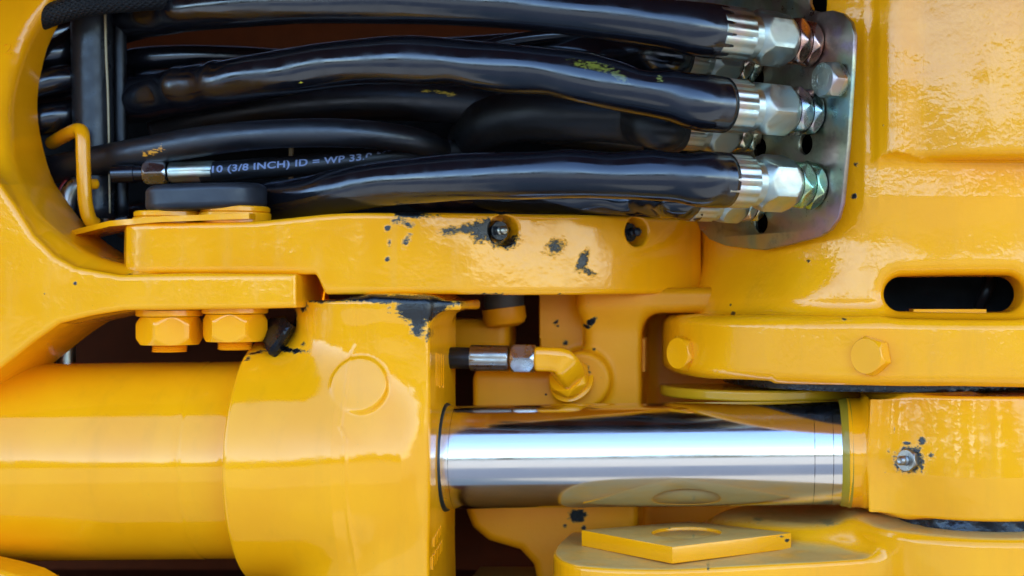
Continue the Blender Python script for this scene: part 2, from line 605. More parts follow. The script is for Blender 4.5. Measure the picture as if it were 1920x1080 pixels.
def plain(name, col, rough=.5, metal=0.0, bump=.1):
    m, nt, p = nodes(name)
    ob = N(nt, "ShaderNodeTexCoord").outputs["Object"]
    n1 = noise(nt, ob, 60, 5)
    nt.links.new(mixc(nt, n1, tuple(c * .75 for c in col), tuple(min(1, c * 1.25) for c in col)), p.inputs["Base Color"])
    p.inputs["Metallic"].default_value = metal
    p.inputs["Roughness"].default_value = rough
    bp = N(nt, "ShaderNodeBump"); bp.inputs["Distance"].default_value = .0005 * bump
    nt.links.new(noise(nt, ob, 300, 4), bp.inputs["Height"]); nt.links.new(bp.outputs[0], p.inputs["Normal"])
    return m

def chrome_mat(base, lines):
    m, nt, p = nodes("hard_chrome")
    ob = N(nt, "ShaderNodeTexCoord").outputs["Object"]
    mp = N(nt, "ShaderNodeMapping"); nt.links.new(ob, mp.inputs[0])
    mp.inputs[3].default_value = (12, 260, 260)
    st = noise(nt, mp.outputs[0], 6, 4, .6)
    col = mixc(nt, st, (.66, .665, .67), (.74, .74, .735))
    sx = N(nt, "ShaderNodeSeparateXYZ"); nt.links.new(ob, sx.inputs[0])
    bx = V(*base)[0]
    brk = noise(nt, ob, 130, 4, .7)
    for px, w in lines:
        dx = math_n(nt, 'ABSOLUTE', math_n(nt, 'SUBTRACT', sx.outputs[0], (px - CX) * S - bx))
        ln = math_n(nt, 'MULTIPLY', math_n(nt, 'LESS_THAN', dx, w * S), maprange(nt, brk, .35, .55, .3, .9))
        col = mixc(nt, ln, col, (.10, .09, .09))
    nt.links.new(col, p.inputs["Base Color"])
    p.inputs["Metallic"].default_value = 1
    nt.links.new(maprange(nt, noise(nt, ob, 30, 4), .3, .7, .11, .18), p.inputs["Roughness"])
    return m

# ---------------------------------------------------------------- setting: ground and inner machine panels
def ground_mat():
    m, nt, p = nodes("yard_concrete")
    ob = N(nt, "ShaderNodeTexCoord").outputs["Object"]
    n1 = noise(nt, ob, .8, 6, .6); n2 = noise(nt, ob, 25, 5, .6)
    c = mixc(nt, n1, (.15, .135, .105), (.23, .205, .16))
    c = mixc(nt, math_n(nt, 'MULTIPLY', n2, .4), c, (.25, .23, .2))
    nt.links.new(c, p.inputs["Base Color"]); p.inputs["Roughness"].default_value = .85
    return m

def sheet(name, x0, x1, y0, y1, z, mat, kind):
    me = bpy.data.meshes.new(name)
    me.from_pydata([(x0, y0, 0), (x1, y0, 0), (x1, y1, 0), (x0, y1, 0)], [], [(0, 1, 2, 3)])
    o = bpy.data.objects.new(name, me); COL.objects.link(o); o.location = (0, 0, z)
    me.materials.append(mat); o['kind'] = kind
    return o

GZ = -1.35
sheet("ground", -700, 700, -700, 700, GZ, ground_mat(), 'structure')
strip_mat = plain("dark_strip_grey", (.06, .065, .075), .8)
sheet("dark_ground_strip", -60, 60, -3.6, -1.35, GZ + .004, strip_mat, 'structure')  # unseen strip, added for the dark band reflected in the rod

# an unseen line of trees, added to darken the horizon in paint and chrome reflections
rt = random.Random(9)
V_, F_ = [], []
for k in range(150):
    a = math.radians(150 + 240 * k / 149.0 + rt.uniform(-.6, .6))       # the half circle in front of the machine
    R_ = rt.uniform(42, 56)
    cx_, cy_ = R_ * math.sin(a + math.pi * 0), R_ * math.cos(a)
    hh = rt.choice((2.6, 3.4, 4.2, 5.2, 6.4)) * rt.uniform(.8, 1.2); ww = rt.uniform(1.6, 3.4)
    for c in range(5):
        ox, oy, oz = rt.uniform(-.6, .6) * ww, rt.uniform(-.6, .6) * ww, hh * rt.uniform(.3, .75)
        rr_ = ww * rt.uniform(.5, .8); rz_ = hh * rt.uniform(.25, .42)
        b0 = len(V_)
        for i in range(5):
            for j in range(8):
                th_, ph_ = math.pi * i / 4, 2 * math.pi * j / 8
                w_ = rt.uniform(.75, 1.15)
                V_.append((cx_ + ox + rr_ * w_ * math.sin(th_) * math.cos(ph_), cy_ + oy + rr_ * w_ * math.sin(th_) * math.sin(ph_), GZ + max(0.02, oz + rz_ * w_ * math.cos(th_))))
        for i in range(4):
            for j in range(8):
                F_.append((b0 + i * 8 + j, b0 + i * 8 + (j + 1) % 8, b0 + (i + 1) * 8 + (j + 1) % 8, b0 + (i + 1) * 8 + j))
me_ = bpy.data.meshes.new("reflection_treeline"); me_.from_pydata(V_, [], F_)
tl = bpy.data.objects.new("reflection_treeline", me_); COL.objects.link(tl); tl['kind'] = 'stuff'
me_.materials.append(plain("reflection_foliage", (.055, .05, .03), .9))

# ---------------------------------------------------------------- shared materials
M_black = black("black_plastic_sleeve", .17, (.004, .004, .006), .25, 60, spec=.9)
M_rubber = black("black_rubber", .42, (.008, .008, .009), .3, 300)
M_dull = black("dull_black_hose", .42, (.005, .005, .006), .3, 200)
M_braid = black("braided_black_sleeve", .6, (.005, .005, .006), braid=True, spec=.3)
M_zinc = plated("zinc_plated_steel", (.40, .405, .40), .36, .32, .3)
M_rain = plated("rainbow_passivated_steel", (.58, .58, .58), .25, .75, .2, scale=30)
M_plate = plated("chromated_plate", (.17, .155, .14), .34, .42, .3, .5, scale=16)
M_steel = plated("dark_steel", (.30, .28, .27), .3, .1, .3, .3)
M_grease = black("black_grease", .25, (.008, .010, .014), 2.0, 120)
M_ybolt = yellow("yellow_bolt_paint", None, .35, 260, .24, chips=1.2)

M_locks = [plated("pink_orange_passivation", (.62, .27, .24), .25, .35, .2, scale=60), plated("blue_violet_passivation", (.27, .36, .50), .25, .45, .2, scale=60), plated("green_passivation", (.26, .52, .30), .25, .35, .2, scale=60)]
# ================================================================ rear panels, dark sheet and unseen light blockers
def simple_box(name, b, mat, parent=None, base=None, r=4):
    x0, x1, d0, d1, y0, y1 = b
    bm = bmesh.new()
    bmesh.ops.create_cube(bm, size=1)
    for v in bm.verts:
        v.co = Vector((x0 + (v.co.x + .5) * (x1 - x0), d0 + (v.co.y + .5) * (d1 - d0), y0 + (v.co.z + .5) * (y1 - y0)))
    bmesh.ops.bevel(bm, geom=bm.edges[:], offset=r, segments=2, affect='EDGES')
    vs = np.array([v.co[:] for v in bm.verts]); bm.verts.index_update()
    fs = [[v.index for v in f.verts] for f in bm.faces]
    bm.free()
    return mesh_obj(name, vs, fs, mat, parent, base, sharp=40)

RB = (500, 470, 1300)
M_panel = plain("shaded_panel_paint", (.10, .020, .003), .75)  # yellow panels; their deep shade is put into this colour
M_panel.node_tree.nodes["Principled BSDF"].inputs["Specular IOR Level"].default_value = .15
M_shade = black("shade_black", .7, (.003, .003, .003), .5, spec=.2)  # black in place of shade, for the bay, slot and plate holes
r_ = root("machine_body", RB, "shaded orange-brown machine body panels behind the hoses and cylinder, with unseen light-blocking panels", "machine body")
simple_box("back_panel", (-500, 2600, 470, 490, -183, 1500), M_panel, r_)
simple_box("shade_roof", (-900, 2600, -760, 468, -215, -185), M_panel, r_)  # unseen overhang, added to shade the bay and cut overhead reflections
simple_box("unseen_lower_beam", (850, 1330, -225, 300, 1118, 1400), plain("low_bounce_paint", (.26, .11, .006), .6), r_)  # unseen beam added for the rod's reflection, darkened to cut bounce light
simple_box("bay_shade_sheet", (-500, 1290, 440, 452, 82, 520), M_shade, r_)  # black sheet in place of deep shade behind the hoses
simple_box("floor_panel", (-900, 845, -240, 438, 1150, 1170), M_panel, r_)  # floor run forward out of view to block ground reflection in the barrel
simple_box("sun_block_skirt", (-900, 2600, -40, -20, 1405, 3905), M_panel, r_)  # added below view to stop sun passing under the machine
simple_box("sun_block_end", (2580, 2600, -300, 468, -183, 1500), M_panel, r_)  # added out of view to keep sunlight from the right out
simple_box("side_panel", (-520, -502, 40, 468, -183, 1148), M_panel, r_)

# plane of the fitting plate
TH = math.radians(37)
PN = np.array([-math.cos(TH), -math.sin(TH), 0.0])        # plate normal, toward the hoses
PS = np.array([math.sin(TH), -math.cos(TH), 0.0])         # along the plate, toward its near right edge
X0, Y0 = U(1598, 540, -214)
PO = np.array([X0, -214.0, 540.0])

# ================================================================ right casting (swing post)
def f_post(x, d, y):
    # column
    ex = np.abs((x - 1820) / 522.0); ed = np.abs((d - 260) / 440.0)
    col = (np.power(np.power(ex, 2.15) + np.power(ed, 2.15) + 1e-9, 1 / 2.15) - 1) * 440
    # slight widening of the left edge toward the flange
    col = col + 6 * np.sin(np.clip((y - 380) / 180.0, 0, 1) * math.pi)
    colu = extr(col, y, -183, 640, 12)
    # upper bulge ending in a ledge at y 318
    ex2 = np.abs((x - 2000) / 372.0); ed2 = np.abs((d - 240) / 498.0)
    b2 = (np.power(np.power(ex2, 3.2) + np.power(ed2, 3.2) + 1e-9, 1 / 3.2) - 1) * 372
    b2 = smin(b2, col + 3, 60)
    f = smin(colu, extr(b2, y, -183, 318, 18), 14)
    # flat machined seat behind the fitting plate
    t = (x - PO[0]) * PN[0] + (d - PO[1]) * PN[1] + 24 - 18 * np.log1p(np.exp(np.clip((y - 505) / 18.0, -20, 20)))
    f = smax(f, t, 50)
    # soft vertical rib beside the plate
    rib = np.sqrt((x - 1668) ** 2 * .8 + (d + 160) ** 2) - 24
    rib = np.maximum(rib, y - 300)
    f = smin(f, rib, 30)
    f = f - 1.3 * (np.exp(-((x - 1607) / 6.5) ** 2) + .8 * np.exp(-((x - 1630) / 6.0) ** 2)) * (d < 0) * np.clip((412 - y) / 20, 0, 1)
    # flange
    ex3 = np.abs((x - 1950) / 716.0); ed3 = np.abs((d - 280) / 510.0)
    fl = (np.power(np.power(ex3, 2.6) + np.power(ed3, 2.6) + 1e-9, 1 / 2.6) - 1) * 510
    top = 592 + 0 * x
    flg = extr(fl, y, 590, 708 + 4 * np.clip((x - 1440) / 8, 0, 1), 22)
    f = smin(f, flg, 26)
    # scooped recess round the slot, then the slot itself with a chamber behind
    sc = np.sqrt(np.maximum(np.abs(x - 1765) - 92, 0) ** 2 + (y - 551) ** 2) - 33
    slot = np.maximum(sc, d - 120)
    f = smax(f, -slot, 30)
    cav = box(x, d, y, 1600, 1960, -60, 240, 470, 640, 20)
    f = np.maximum(f, -cav)
    q = p_s(x, d)
    pk = np.maximum(np.maximum(np.maximum(-430 - q, q + 112), y - 440), np.abs((x - PO[0]) * PN[0] + (d - PO[1]) * PN[1] + 90) - 90)
    f = smax(f, -pk, 8)
    return f + lump(x, d, y, 1.1)
def p_s(x, d): return (x - PO[0]) * PS[0] + (d - PO[1]) * PS[1]

PB = (1800, 260, 712)
dirt_post = [(1375, 588, 0, 5, 5, 0, 1), (1605, 308, -140, 7, 6, 0, .7), (1601, 368, -140, 7, 6, 0, .9), (1517, 489, -100, 4, 4, 0, .9),
             (1582, 598, -170, 6, 4, 0, .7), (1745, 1200, 0, 3, 3, 0, .5), (1370, 572, 0, 3, 4, 0, .7), (1660, 232, -200, 3, 3, 0, .6)]
M_post = yellow("cast_yellow_paint", PB, 1.7, 240, .24, dirt_post, chips=.08)
post = root("swing_post_casting", PB, "big rounded yellow casting on the right with a long dark slot above its thick rim", "casting")
sdf_obj("body", f_post, (1220, 2010, -290, 430, -170, 730), 5.0, M_post, post)
simple_box("slot_shade_box", (1612, 1948, 60, 80, 482, 628), M_shade, post)  # black box in place of the shade inside the slot
# pad inside the slot
simple_box("slot_pad", (1690, 1832, -138, -60, 578, 600), M_ybolt, post, r=6)
def f_collar(x, d, y):
    q = np.sqrt((x - 1440) ** 2 + (d - 215) ** 2) - 212
    return extr(q, y, 733, 754, 5)
sdf_obj("bearing_collar", f_collar, (1215, 1670, -10, 220, 726, 762), 5.0, yellow("collar_paint", PB, .3, 200, .3, tint=(.56, .30, .008)), post)
def f_shim(x, d, y):
    q = np.sqrt((x - 1700) ** 2 + (d - 220) ** 2) - 345
    return extr(q, y, 706, 728, 3)
sdf_obj("bearing_seal", f_shim, (1340, 2000, -135, 220, 700, 734), 6.0, M_grease, post)

def bolt_head(name, f, px, py, rc, length, axis, mat, parent, turn=0.0, sink=4, washer=None):
    p, n = hit(f, px, py)
    a = np.array(axis, float); a /= np.linalg.norm(a)
    R = rot_to(a)
    v, F = hex_solid(-sink, length, rc, cham0=False, turn=turn)
    o = mesh_obj(name, place(v, p, R), F, mat, parent, sharp=25)
    if washer:
        v, F = ring_solid([(-sink - 2, washer[0]), (washer[1] - sink - 1, washer[0]), (washer[1] - sink, washer[0] - 1)], 48)
        mesh_obj("washer", place(v, p - a * 4, R), F, washer[2], o, sharp=40)
    return p

def ang(deg, up=0.0):
    r = math.radians(deg)
    return (-math.sin(r), -math.cos(r), -up)
bolt_head("hex_bolt", f_post, 1284, 662, 34, 20, ang(44), M_ybolt, post, .25, 18, (34, 15, plain("bare_blue_steel", (.16, .22, .32), .35, .7)))
bolt_head("hex_bolt", f_post, 1634, 667, 36, 20, ang(36), M_ybolt, post, .2, 8)

# ================================================================ link beam
def f_beam(x, d, y):
    rr = np.sqrt((x - 560) ** 2 + (d - 780) ** 2)
    sm = np.clip((x - 500) / 200.0, 0, 1); sm = sm * sm * (3 - 2 * sm)
    yt = 424 - 16 * sm - 8 * np.clip((x - 700) / 600.0, 0, 1)
    st = np.clip((x - 634) / 22.0, 0, 1); st = st * st * (3 - 2 * st)
    yb = 516.0 + 35.5 * st
    band = np.maximum(np.maximum(np.abs(rr - 860) - 90, 300 - x), x - 1312)
    lugp = box(x, d, 0 * y, 258, 620, -172, 80, -50, 50, 96)
    plan = smin(band, lugp, 24)
    f = smax(plan, np.maximum(yt - y, (y - yb) * .75), 10)
    for hx, hy in ((945, 432), (1195, 435)):
        p, n = HOLES[(hx, hy)]
        t = (x - p[0]) * n[0] + (d - p[1]) * n[1] + (y - p[2]) * n[2]
        rad = np.sqrt(np.maximum((x - p[0]) ** 2 + (d - p[1]) ** 2 + (y - p[2]) ** 2 - t * t, 1e-6))
        f = smax(f, -np.maximum(rad - 28, -t - 36), 5)
    return f + lump(x, d, y, .7, 1.2, 2.0)
HOLES = {}
def beam_plain(x, d, y):
    return np.sqrt((x - 560) ** 2 + (d - 780) ** 2) - 950
for k in ((945, 432), (1195, 435)):
    p, n = hit(beam_plain, *k)
    n[0] += .25; n /= np.linalg.norm(n)
    HOLES[k] = (p, n)
BB = (760, -60, 553)
dirt_beam = [(880, 428, -110, 62, 13, -10, .8), (920, 430, -105, 34, 22, -10, 1.3), (945, 448, -105, 26, 18, 0, 1.3), (770, 402, -150, 44, 8, 2, 1.1), (748, 412, -150, 26, 12, 0, .7), (765, 420, -150, 14, 9, 0, .7),
             (726, 428, -150, 7, 8, 0, .9), (760, 452, -150, 9, 20, 20, .6), (730, 455, -150, 6, 10, 0, .7), (727, 486, -150, 6, 5, 0, .8), (1040, 462, -50, 22, 18, -30, .9),
             (1092, 488, -15, 9, 26, 25, 1.0), (1104, 510, -15, 15, 9, 30, .75), (920, 552, -100, 50, 4, 0, .7), (1050, 552, -50, 14, 3, 0, .7), (1195, 445, 30, 20, 18, 0, .95), (570, 540, -165, 16, 22, 0, .9)]
M_beam = yellow("beam_paint", BB, .85, 170, .18, dirt_beam, chips=.1)
beam = root("link_beam", BB, "long horizontal yellow curved link plate with two greased holes below the hoses", "link beam")
sdf_obj("body", f_beam, (245, 1330, -190, 360, 395, 560), 4.0, M_beam, beam)
for k in ((945, 432), (1195, 435)):
    p, n = HOLES[k]
    R = rot_to(n)
    g = k[0] == 945
    v, F = hex_solid(-36, -16, 20, turn=.3)
    o = mesh_obj("grease_nipple", place(v, p, R), F, M_grease, beam, sharp=25)
    v, F = ring_solid([(-16, 8), (-10, 8), (-8, 5.5), (-4, 5.5), (-2, 8), (2, 8.5), (6, 6), (7.5, 2.5), (6.6, 1.2)], 28)
    mesh_obj("nipple_tip", place(v, p, R), F, M_zinc if g else M_grease, o, sharp=50)

# ================================================================ left ring casting with arm
def ux(pts, d):
    return [U(px, py, d) for px, py in pts]
RING = ux([(-260, -200), (205, -200), (140, -70), (97, 0), (57, 80), (38, 180), (46, 260), (70, 338), (108, 398), (155, 440), (225, 484), (330, 512),
           (340, 560), (230, 578), (110, 603), (60, 638), (0, 688), (-120, 790), (-260, 860)], -20)
ARM = ux([(-260, 250), (-60, 300), (0, 345), (28, 385), (62, 440), (100, 478), (140, 500), (225, 515), (330, 514), (555, 512), (555, 578), (330, 580), (232, 582), (170, 592), (110, 606), (62, 640), (0, 690), (-120, 790), (-260, 860)], -188)
RING_S = RING[:3] + [tuple(q) for q in catmull(RING[3:12], 4, closed=False)] + RING[12:]
def f_ring(x, d, y):
    a = extr(poly(x, y, RING_S), d, -240, 60, 12)
    a = smax(a, (np.maximum(-112 - .30 * (y - 300) - .10 * (x - 90), -150) - d) * .94, 34)
    b = extr(poly(x, y, ARM), d, -190, 40, 9)
    # arm face falls away toward the ring side
    b = smax(b, (-d - 190) * 1.0, 6)
    f = smin(a, b, 30)
    return f + lump(x, d, y, .9, 1.3, 4.0)
LB = (300, -60, 585)
M_ring = yellow("ring_paint", LB, .9, 190, .2, [(140, 531, -190, 3, 3, 0, 1), (83, 551, -190, 2, 2, 0, .8), (238, 514, -185, 8, 3, 0, .8), (21, 126, -100, 3, 4, 0, .4)], chips=.3)
ring = root("ring_casting", LB, "yellow ring shaped casting on the left whose arm reaches right under the bolts", "casting")
sdf_obj("body", f_ring, (-190, 620, -200, 70, -110, 760), 5.0, M_ring, ring)
lug2 = ux([(-200, 1054), (-60, 1056), (0, 1070), (40, 1082), (80, 1105), (100, 1150), (100, 1250), (-200, 1250)], -220)
sdf_obj("lower_lug", lambda x, d, y: extr(poly(x, y, lug2), d, -225, -120, 14), (-170, 190, -240, -105, 980, 1190), 6.0, M_ring, ring)

def text_mesh(body, size, extrude=0.0, offset=0.0, spacing=1.0):
    cu = bpy.data.curves.new("txt", 'FONT')
    cu.body = body; cu.size = size; cu.extrude = extrude; cu.offset = offset; cu.space_character = spacing
    cu.align_x = 'CENTER'; cu.align_y = 'CENTER'
    o = bpy.data.objects.new("txt", cu); COL.objects.link(o)
    dg = bpy.context.evaluated_depsgraph_get()
    me = bpy.data.meshes.new_from_object(o.evaluated_get(dg))
    bpy.data.objects.remove(o); bpy.data.curves.remove(cu)
    return me

def lay_text(name, me, origin, ex, ey, en, mat, parent):
    """put a text mesh in work space: ex, ey, en unit directions (work space)"""
    vs = np.array([v.co[:] for v in me.vertices])
    W = np.asarray(origin) + vs[:, :1] * np.asarray(ex) + vs[:, 1:2] * np.asarray(ey) + vs[:, 2:3] * np.asarray(en)
    fs = [list(p.vertices) for p in me.polygons]
    return mesh_obj(name, W, fs, mat, parent, smooth=False)
for ch, px, py, sz in (("2", 14, 92, 32), ("8", -12, 30, 40)):
    p, n = hit(f_ring, px, py)
    me = text_mesh(ch, sz, .8, .2)
    ex_ = np.array([1.0, 0, 0]) - n * n[0]; ex_ /= np.linalg.norm(ex_); ey_ = np.cross(ex_, n); ey_ = ey_ if ey_[2] < 0 else -ey_
    lay_text("cast_numeral", me, p + n * .2, ex_, ey_, n, M_ring, ring)

# ================================================================ clamp bolts, rubber cap, bracket
def clamp(px, ytop, base_y, nut0, nut1, tip, turn, label):
    x, _ = U(px, 600, -100)
    t = root("clamp_bolt", (x, -100, base_y), label, "bolt", "bolts clamping the yellow arm to the link plate")
    R = rot_to((0, 0, 1))
    def w(y): return U(0, y, -100)[1]
    o0 = np.array([x, -100, 0.0])
    v, F = ring_solid([(w(nut0) - 12, 58), (w(nut0) - 3, 58), (w(nut0) - 1, 56)], 64)
    mesh_obj("washer", place(v, o0, R), F, M_ybolt, t, sharp=40)
    v, F = hex_solid(w(nut0), w(nut1), 58, turn=turn, soft=1.0)
    mesh_obj("nut", place(v, o0, R), F, M_ybolt, t, sharp=25)
    prof = [(w(nut1) - 2, 31)]
    k = w(nut1)
    while k < w(tip) - 3:
        prof += [(k, 31), (k + 1.6, 28.5), (k + 3.2, 31)]; k += 3.2
    prof += [(w(tip), 27)]
    v, F = ring_solid(prof, 48)
    mesh_obj("stud", place(v, o0, R), F, M_stud, t, sharp=35)
    v, F = ring_solid([(w(ytop), 59), (w(ytop) + 2, 61), (w(ytop) + 9, 61), (w(ytop) + 10, 59), (w(ytop) + 12, 63), (424, 63)], 64)
    mesh_obj("head", place(v, o0, R), F, M_ybolt, t, sharp=40)
M_stud = yellow("stud_paint", None, .6, 200, .3, chips=8.0)
clamp(318, 397, 585, 594, 646, 660, .1, "yellow hex nut and stud under the arm, left of the pair")
clamp(441, 388, 580, 589, 640, 656, .42, "yellow hex nut and stud under the arm, right of the pair beside black plastic")

def f_cap(x, d, y):
    yy = y + (x - 430) * .035
    q = box(x, d, 0 * y, 312, 532, -178, -20, -50, 50, 77)
    return extr(q, yy, 354, 401, 13) + lump(x, d, y, .5)
cap = sdf_obj("rubber_bumper", f_cap, (290, 555, -190, -5, 335, 420), 3.0, black("cap_rubber", .36, (.016, .017, .021), .4, 90), None, (420, -100, 401))
props(cap, "flat black rubber cap with rounded ends sitting on the two yellow bolt heads", "rubber cap")

GB = (330, -40, 424)
brk = root("yellow_bracket", GB, "thin yellow bracket plate with a bent round rod handle left of the rubber cap", "bracket")
sec = [(150, 438, 30), (190, 428, -10), (235, 417, -70), (330, 409, -104), (490, 403, -106)]
vs = []; fs = []
for i, (px, py, d) in enumerate(sec):
    for dd in (0, 120):
        for th in (0, 10):
            x, y = U(px, py, d)
            vs.append((x, d + dd - 70, y + th))
for i in range(len(sec) - 1):
    a = i * 4; b = a + 4
    for p0, p1 in ((0, 1), (1, 3), (3, 2), (2, 0)):
        fs.append((a + p0, a + p1, b + p1, b + p0))
fs += [(0, 1, 3, 2), tuple(len(sec) * 4 - 4 + q for q in (0, 2, 3, 1))]
mesh_obj("plate", vs, fs, M_ybolt, brk, sharp=30)
v, F, uv, P, T = tube([(98, 268, 120, 13), (118, 256, 70, 13), (138, 246, 20, 13), (150, 244, -2, 13), (155, 256, -12, 13), (156, 290, -14, 13), (158, 350, -14, 13), (161, 385, -12, 13), (168, 410, -6, 13), (178, 420, 6, 13)], 90, 20)
mesh_obj("rod_handle", v, F, M_ybolt, brk, uv=uv)
v, F, uv, P, T = tube([(160, 346, 0, 10), (180, 345, 20, 10)], 6, 16)
mesh_obj("stop_pin", v, F, M_ybolt, brk, uv=uv)

# ================================================================ hydraulic cylinder
def ax_y(x): return 857 - .0115 * (x - 830)
def f_head(x, d, y):
    yy = y - ax_y(x)
    ca = np.sqrt(d * d + yy * yy)
    cyl = extr(ca - 229 + np.clip((x - 680) / 120.0, 0, 1) * 42, x, 491, 800, 10)
    tr = extr(np.sqrt((x - 712) ** 2 + (d + 18) ** 2) - 150, y, 561, 1400, 7)
    bx = box(x, d, y, 740, 850, -170, 110, 500, 1400, 16)
    bx = smax(bx, -(y - 561), 8)
    f = smin(tr, bx, 30)
    f = smin(f, cyl, 46)
    f = smax(f, x - 837, 12)
    lip = box(x, d, y, 700, 892, -152, 60, 561, 581, 8)
    f = smin(f, lip, 34)
    if BOSS is not None:
        p, n = BOSS
        t = (x - p[0]) * n[0] + (d - p[1]) * n[1] + (y - p[2]) * n[2]
        rad = np.sqrt(np.maximum((x - p[0]) ** 2 + (d - p[1]) ** 2 + (y - p[2]) ** 2 - t * t, 1e-6))
        f = smin(f, extr(rad - 47, t, -60, 8, 3), 8)
    # parting line ridge
    xs = np.interp(np.ravel(y), [560, 640, 660, 780, 800, 900, 1000, 1100], [707, 706, 700, 692, 702, 702, 707, 716]).reshape(np.shape(y))
    f = f - 1.7 * np.exp(-((x - xs) / 3.2) ** 2) * (d < -60) * np.clip((y - 640) / 20, 0, 1) + .8 * np.exp(-((x - xs) / 2.6) ** 2) * (d < -60) * np.clip((650 - y) / 20, 0, 1)
    return f + lump(x, d, y, .9, 1.2, 1.0)
BOSS = None
_bp, _bn = hit(f_head, 675, 722)
_bn = _bn * .6 + np.array([-.05, -1.0, -.15]); _bn /= np.linalg.norm(_bn)
BOSS = (_bp, _bn)

HB = (760, 0, 1300)
dirt_head = [(792, 576, -170, 52, 30, -10, 1.2), (785, 606, -170, 18, 26, 10, 1), (740, 560, -170, 90, 9, 0, 1.2), (620, 559, -160, 80, 7, -3, 1.1), (566, 573, -120, 16, 12, 40, 1), (870, 566, -150, 30, 10, 0, .75), (892, 578, -140, 18, 8, 0, .8),
             (800, 625, -185, 6, 22, 10, .8), (540, 655, -110, 60, 7, 4, .95), (480, 662, -110, 30, 5, -10, .8), (465, 672, -120, 10, 8, 0, .6), (575, 645, -100, 14, 8, 0, .7), (853, 600, -60, 14, 8, -30, .9), (545, 600, -100, 10, 30, 0, .9)]
M_head = yellow("cylinder_paint", HB, .5, 170, .16, dirt_head, chips=.12)
cy = root("hydraulic_cylinder", HB, "large yellow hydraulic cylinder lying across the bottom with a polished chrome rod", "hydraulic cylinder")
sdf_obj("head_block", f_head, (470, 920, -260, 130, 545, 1180), 3.6, M_head, cy)
# barrel
R0 = rot_to((-1, -0.0, .0115))
o0 = np.array([560.0, 0, ax_y(560)])
M_barrel = yellow("barrel_paint", HB, .22, 120, .13, [(166, 1028, -30, 4, 4, 0, 1), (6, 706, -60, 7, 3, 0, .9)], chips=.06)
prof = [(0, 184), (60, 184), (66, 184), (67, 190), (72, 191.5), (77, 190), (79, 185), (84, 184)] + [(84 + i * 10, 184) for i in range(1, 8)] + [(158, 184), (161, 182.8), (164, 184)] + [(164 + 12 * i, 184) for i in range(1, 50)]
v, F = ring_solid(prof, 160)
mesh_obj("barrel", place(v, o0, R0), F, M_barrel, cy, sharp=50)
# rod
R1 = rot_to((1, 0, -.0115))
o1 = np.array([800.0, 0, ax_y(800)])
M_chrome = chrome_mat(HB, [(1522, .7), (1556, .7), (857, .5)])
v, F = ring_solid([(i * 20.0, 97) for i in range(0, 40)] + [(785, 97)], 200)
mesh_obj("rod", place(v, o1, R1), F, M_chrome, cy, sharp=60)
v, F = ring_solid([(34, 97), (34, 101.5), (40, 101), (42, 99.5), (43, 97.3)], 96)
mesh_obj("rod_seal", place(v, o1, R1), F, black("seal_rubber", .35, (.010, .016, .014)), cy, sharp=40)
v, F = ring_solid([(772, 97.5), (773, 100), (783, 101.5), (790, 103), (792, 104)], 96)
mesh_obj("overspray_band", place(v, o1, R1), F, yellow("overspray", HB, .4, 200, .35, tint=(.32, .22, .015)), cy, sharp=60)
v, F = ring_solid([(784, 102), (790, 104), (800, 104), (812, 104.5), (818, 108), (826, 112), (840, 112)], 120)
def f_eye(x, d, y):
    yy = y - 840
    dr = np.abs(y - 872) * .075
    a = extr(np.sqrt((x - 1850) ** 2 + (d - 30) ** 2) - 221 + dr, y, 731, 950, 5)
    b = box(x, d, y, 1616, 1800, -110, 130, 735, 948, 5) + dr * .6
    f = smin(a, b, 40)
    n = extr(np.sqrt(d * d + (y - ax_y(1600)) ** 2) - 103, x, 1584, 1660, 4)
    f = smin(f, n, 12)
    return f + lump(x, d, y, .7, 1.3, 3.3)
dirt_eye = [(1703, 862, -130, 27, 25, 0, 1.3), (1730, 827, -140, 9, 8, 40, .9), (1745, 854, -140, 9, 10, 0, .75), (1700, 832, -130, 9, 4, 0, .9), (1660, 886, -110, 6, 3, 0, .6), (1678, 806, -120, 2, 9, 0, .6)]
M_eye = yellow("rod_eye_paint", HB, .9, 150, .15, dirt_eye, chips=.12)
sdf_obj("rod_eye", f_eye, (1578, 1990, -205, 150, 722, 958), 3.6, M_eye, cy)
p, n = hit(f_eye, 1705, 863)
n = n + np.array([-.25, 0, 0]); n /= np.linalg.norm(n)
v, F = hex_solid(-4, 12, 22, turn=.2)
gn = mesh_obj("grease_nipple", place(v, p, rot_to(n)), F, M_steel, cy, sharp=25)
v, F = ring_solid([(11, 9), (16, 9), (18, 6), (21, 6), (23, 8.5), (28, 8.5), (31, 5), (30, 2)], 28)
mesh_obj("nipple_tip", place(v, p, rot_to(n)), F, M_steel, gn, sharp=50)
# core plug marks on the flange side, worn and illegible raised strokes
rs = random.Random(3)
def strokes(name, y0, y1, d0, d1, n, slope):
    V_, F_ = [], []
    for i in range(n):
        dd = d0 + (d1 - d0) * (i + .5) / n
        w = (d1 - d0) / n * .28
        a = y0 + slope * (dd - d0) + rs.uniform(0, 4); b = y1 + slope * (dd - d0) - rs.uniform(0, 5)
        k = len(V_)
        for xx in (835, 838.6):
            for (q, r) in ((dd - w, a), (dd + w, a), (dd + w, b), (dd - w, b)):
                V_.append((xx, q, r))
        for f in ((0, 1, 2, 3), (4, 5, 6, 7), (0, 1, 5, 4), (1, 2, 6, 5), (2, 3, 7, 6), (3, 0, 4, 7)):
            F_.append(tuple(k + j for j in f))
    mesh_obj(name, V_, F_, M_head, cy, smooth=False)
strokes("cast_mark", 655, 718, -110, -20, 5, .1)
strokes("cast_mark", 985, 1008, -125, -50, 5, -.16)
strokes("cast_mark", 1018, 1044, -140, -40, 7, -.16)

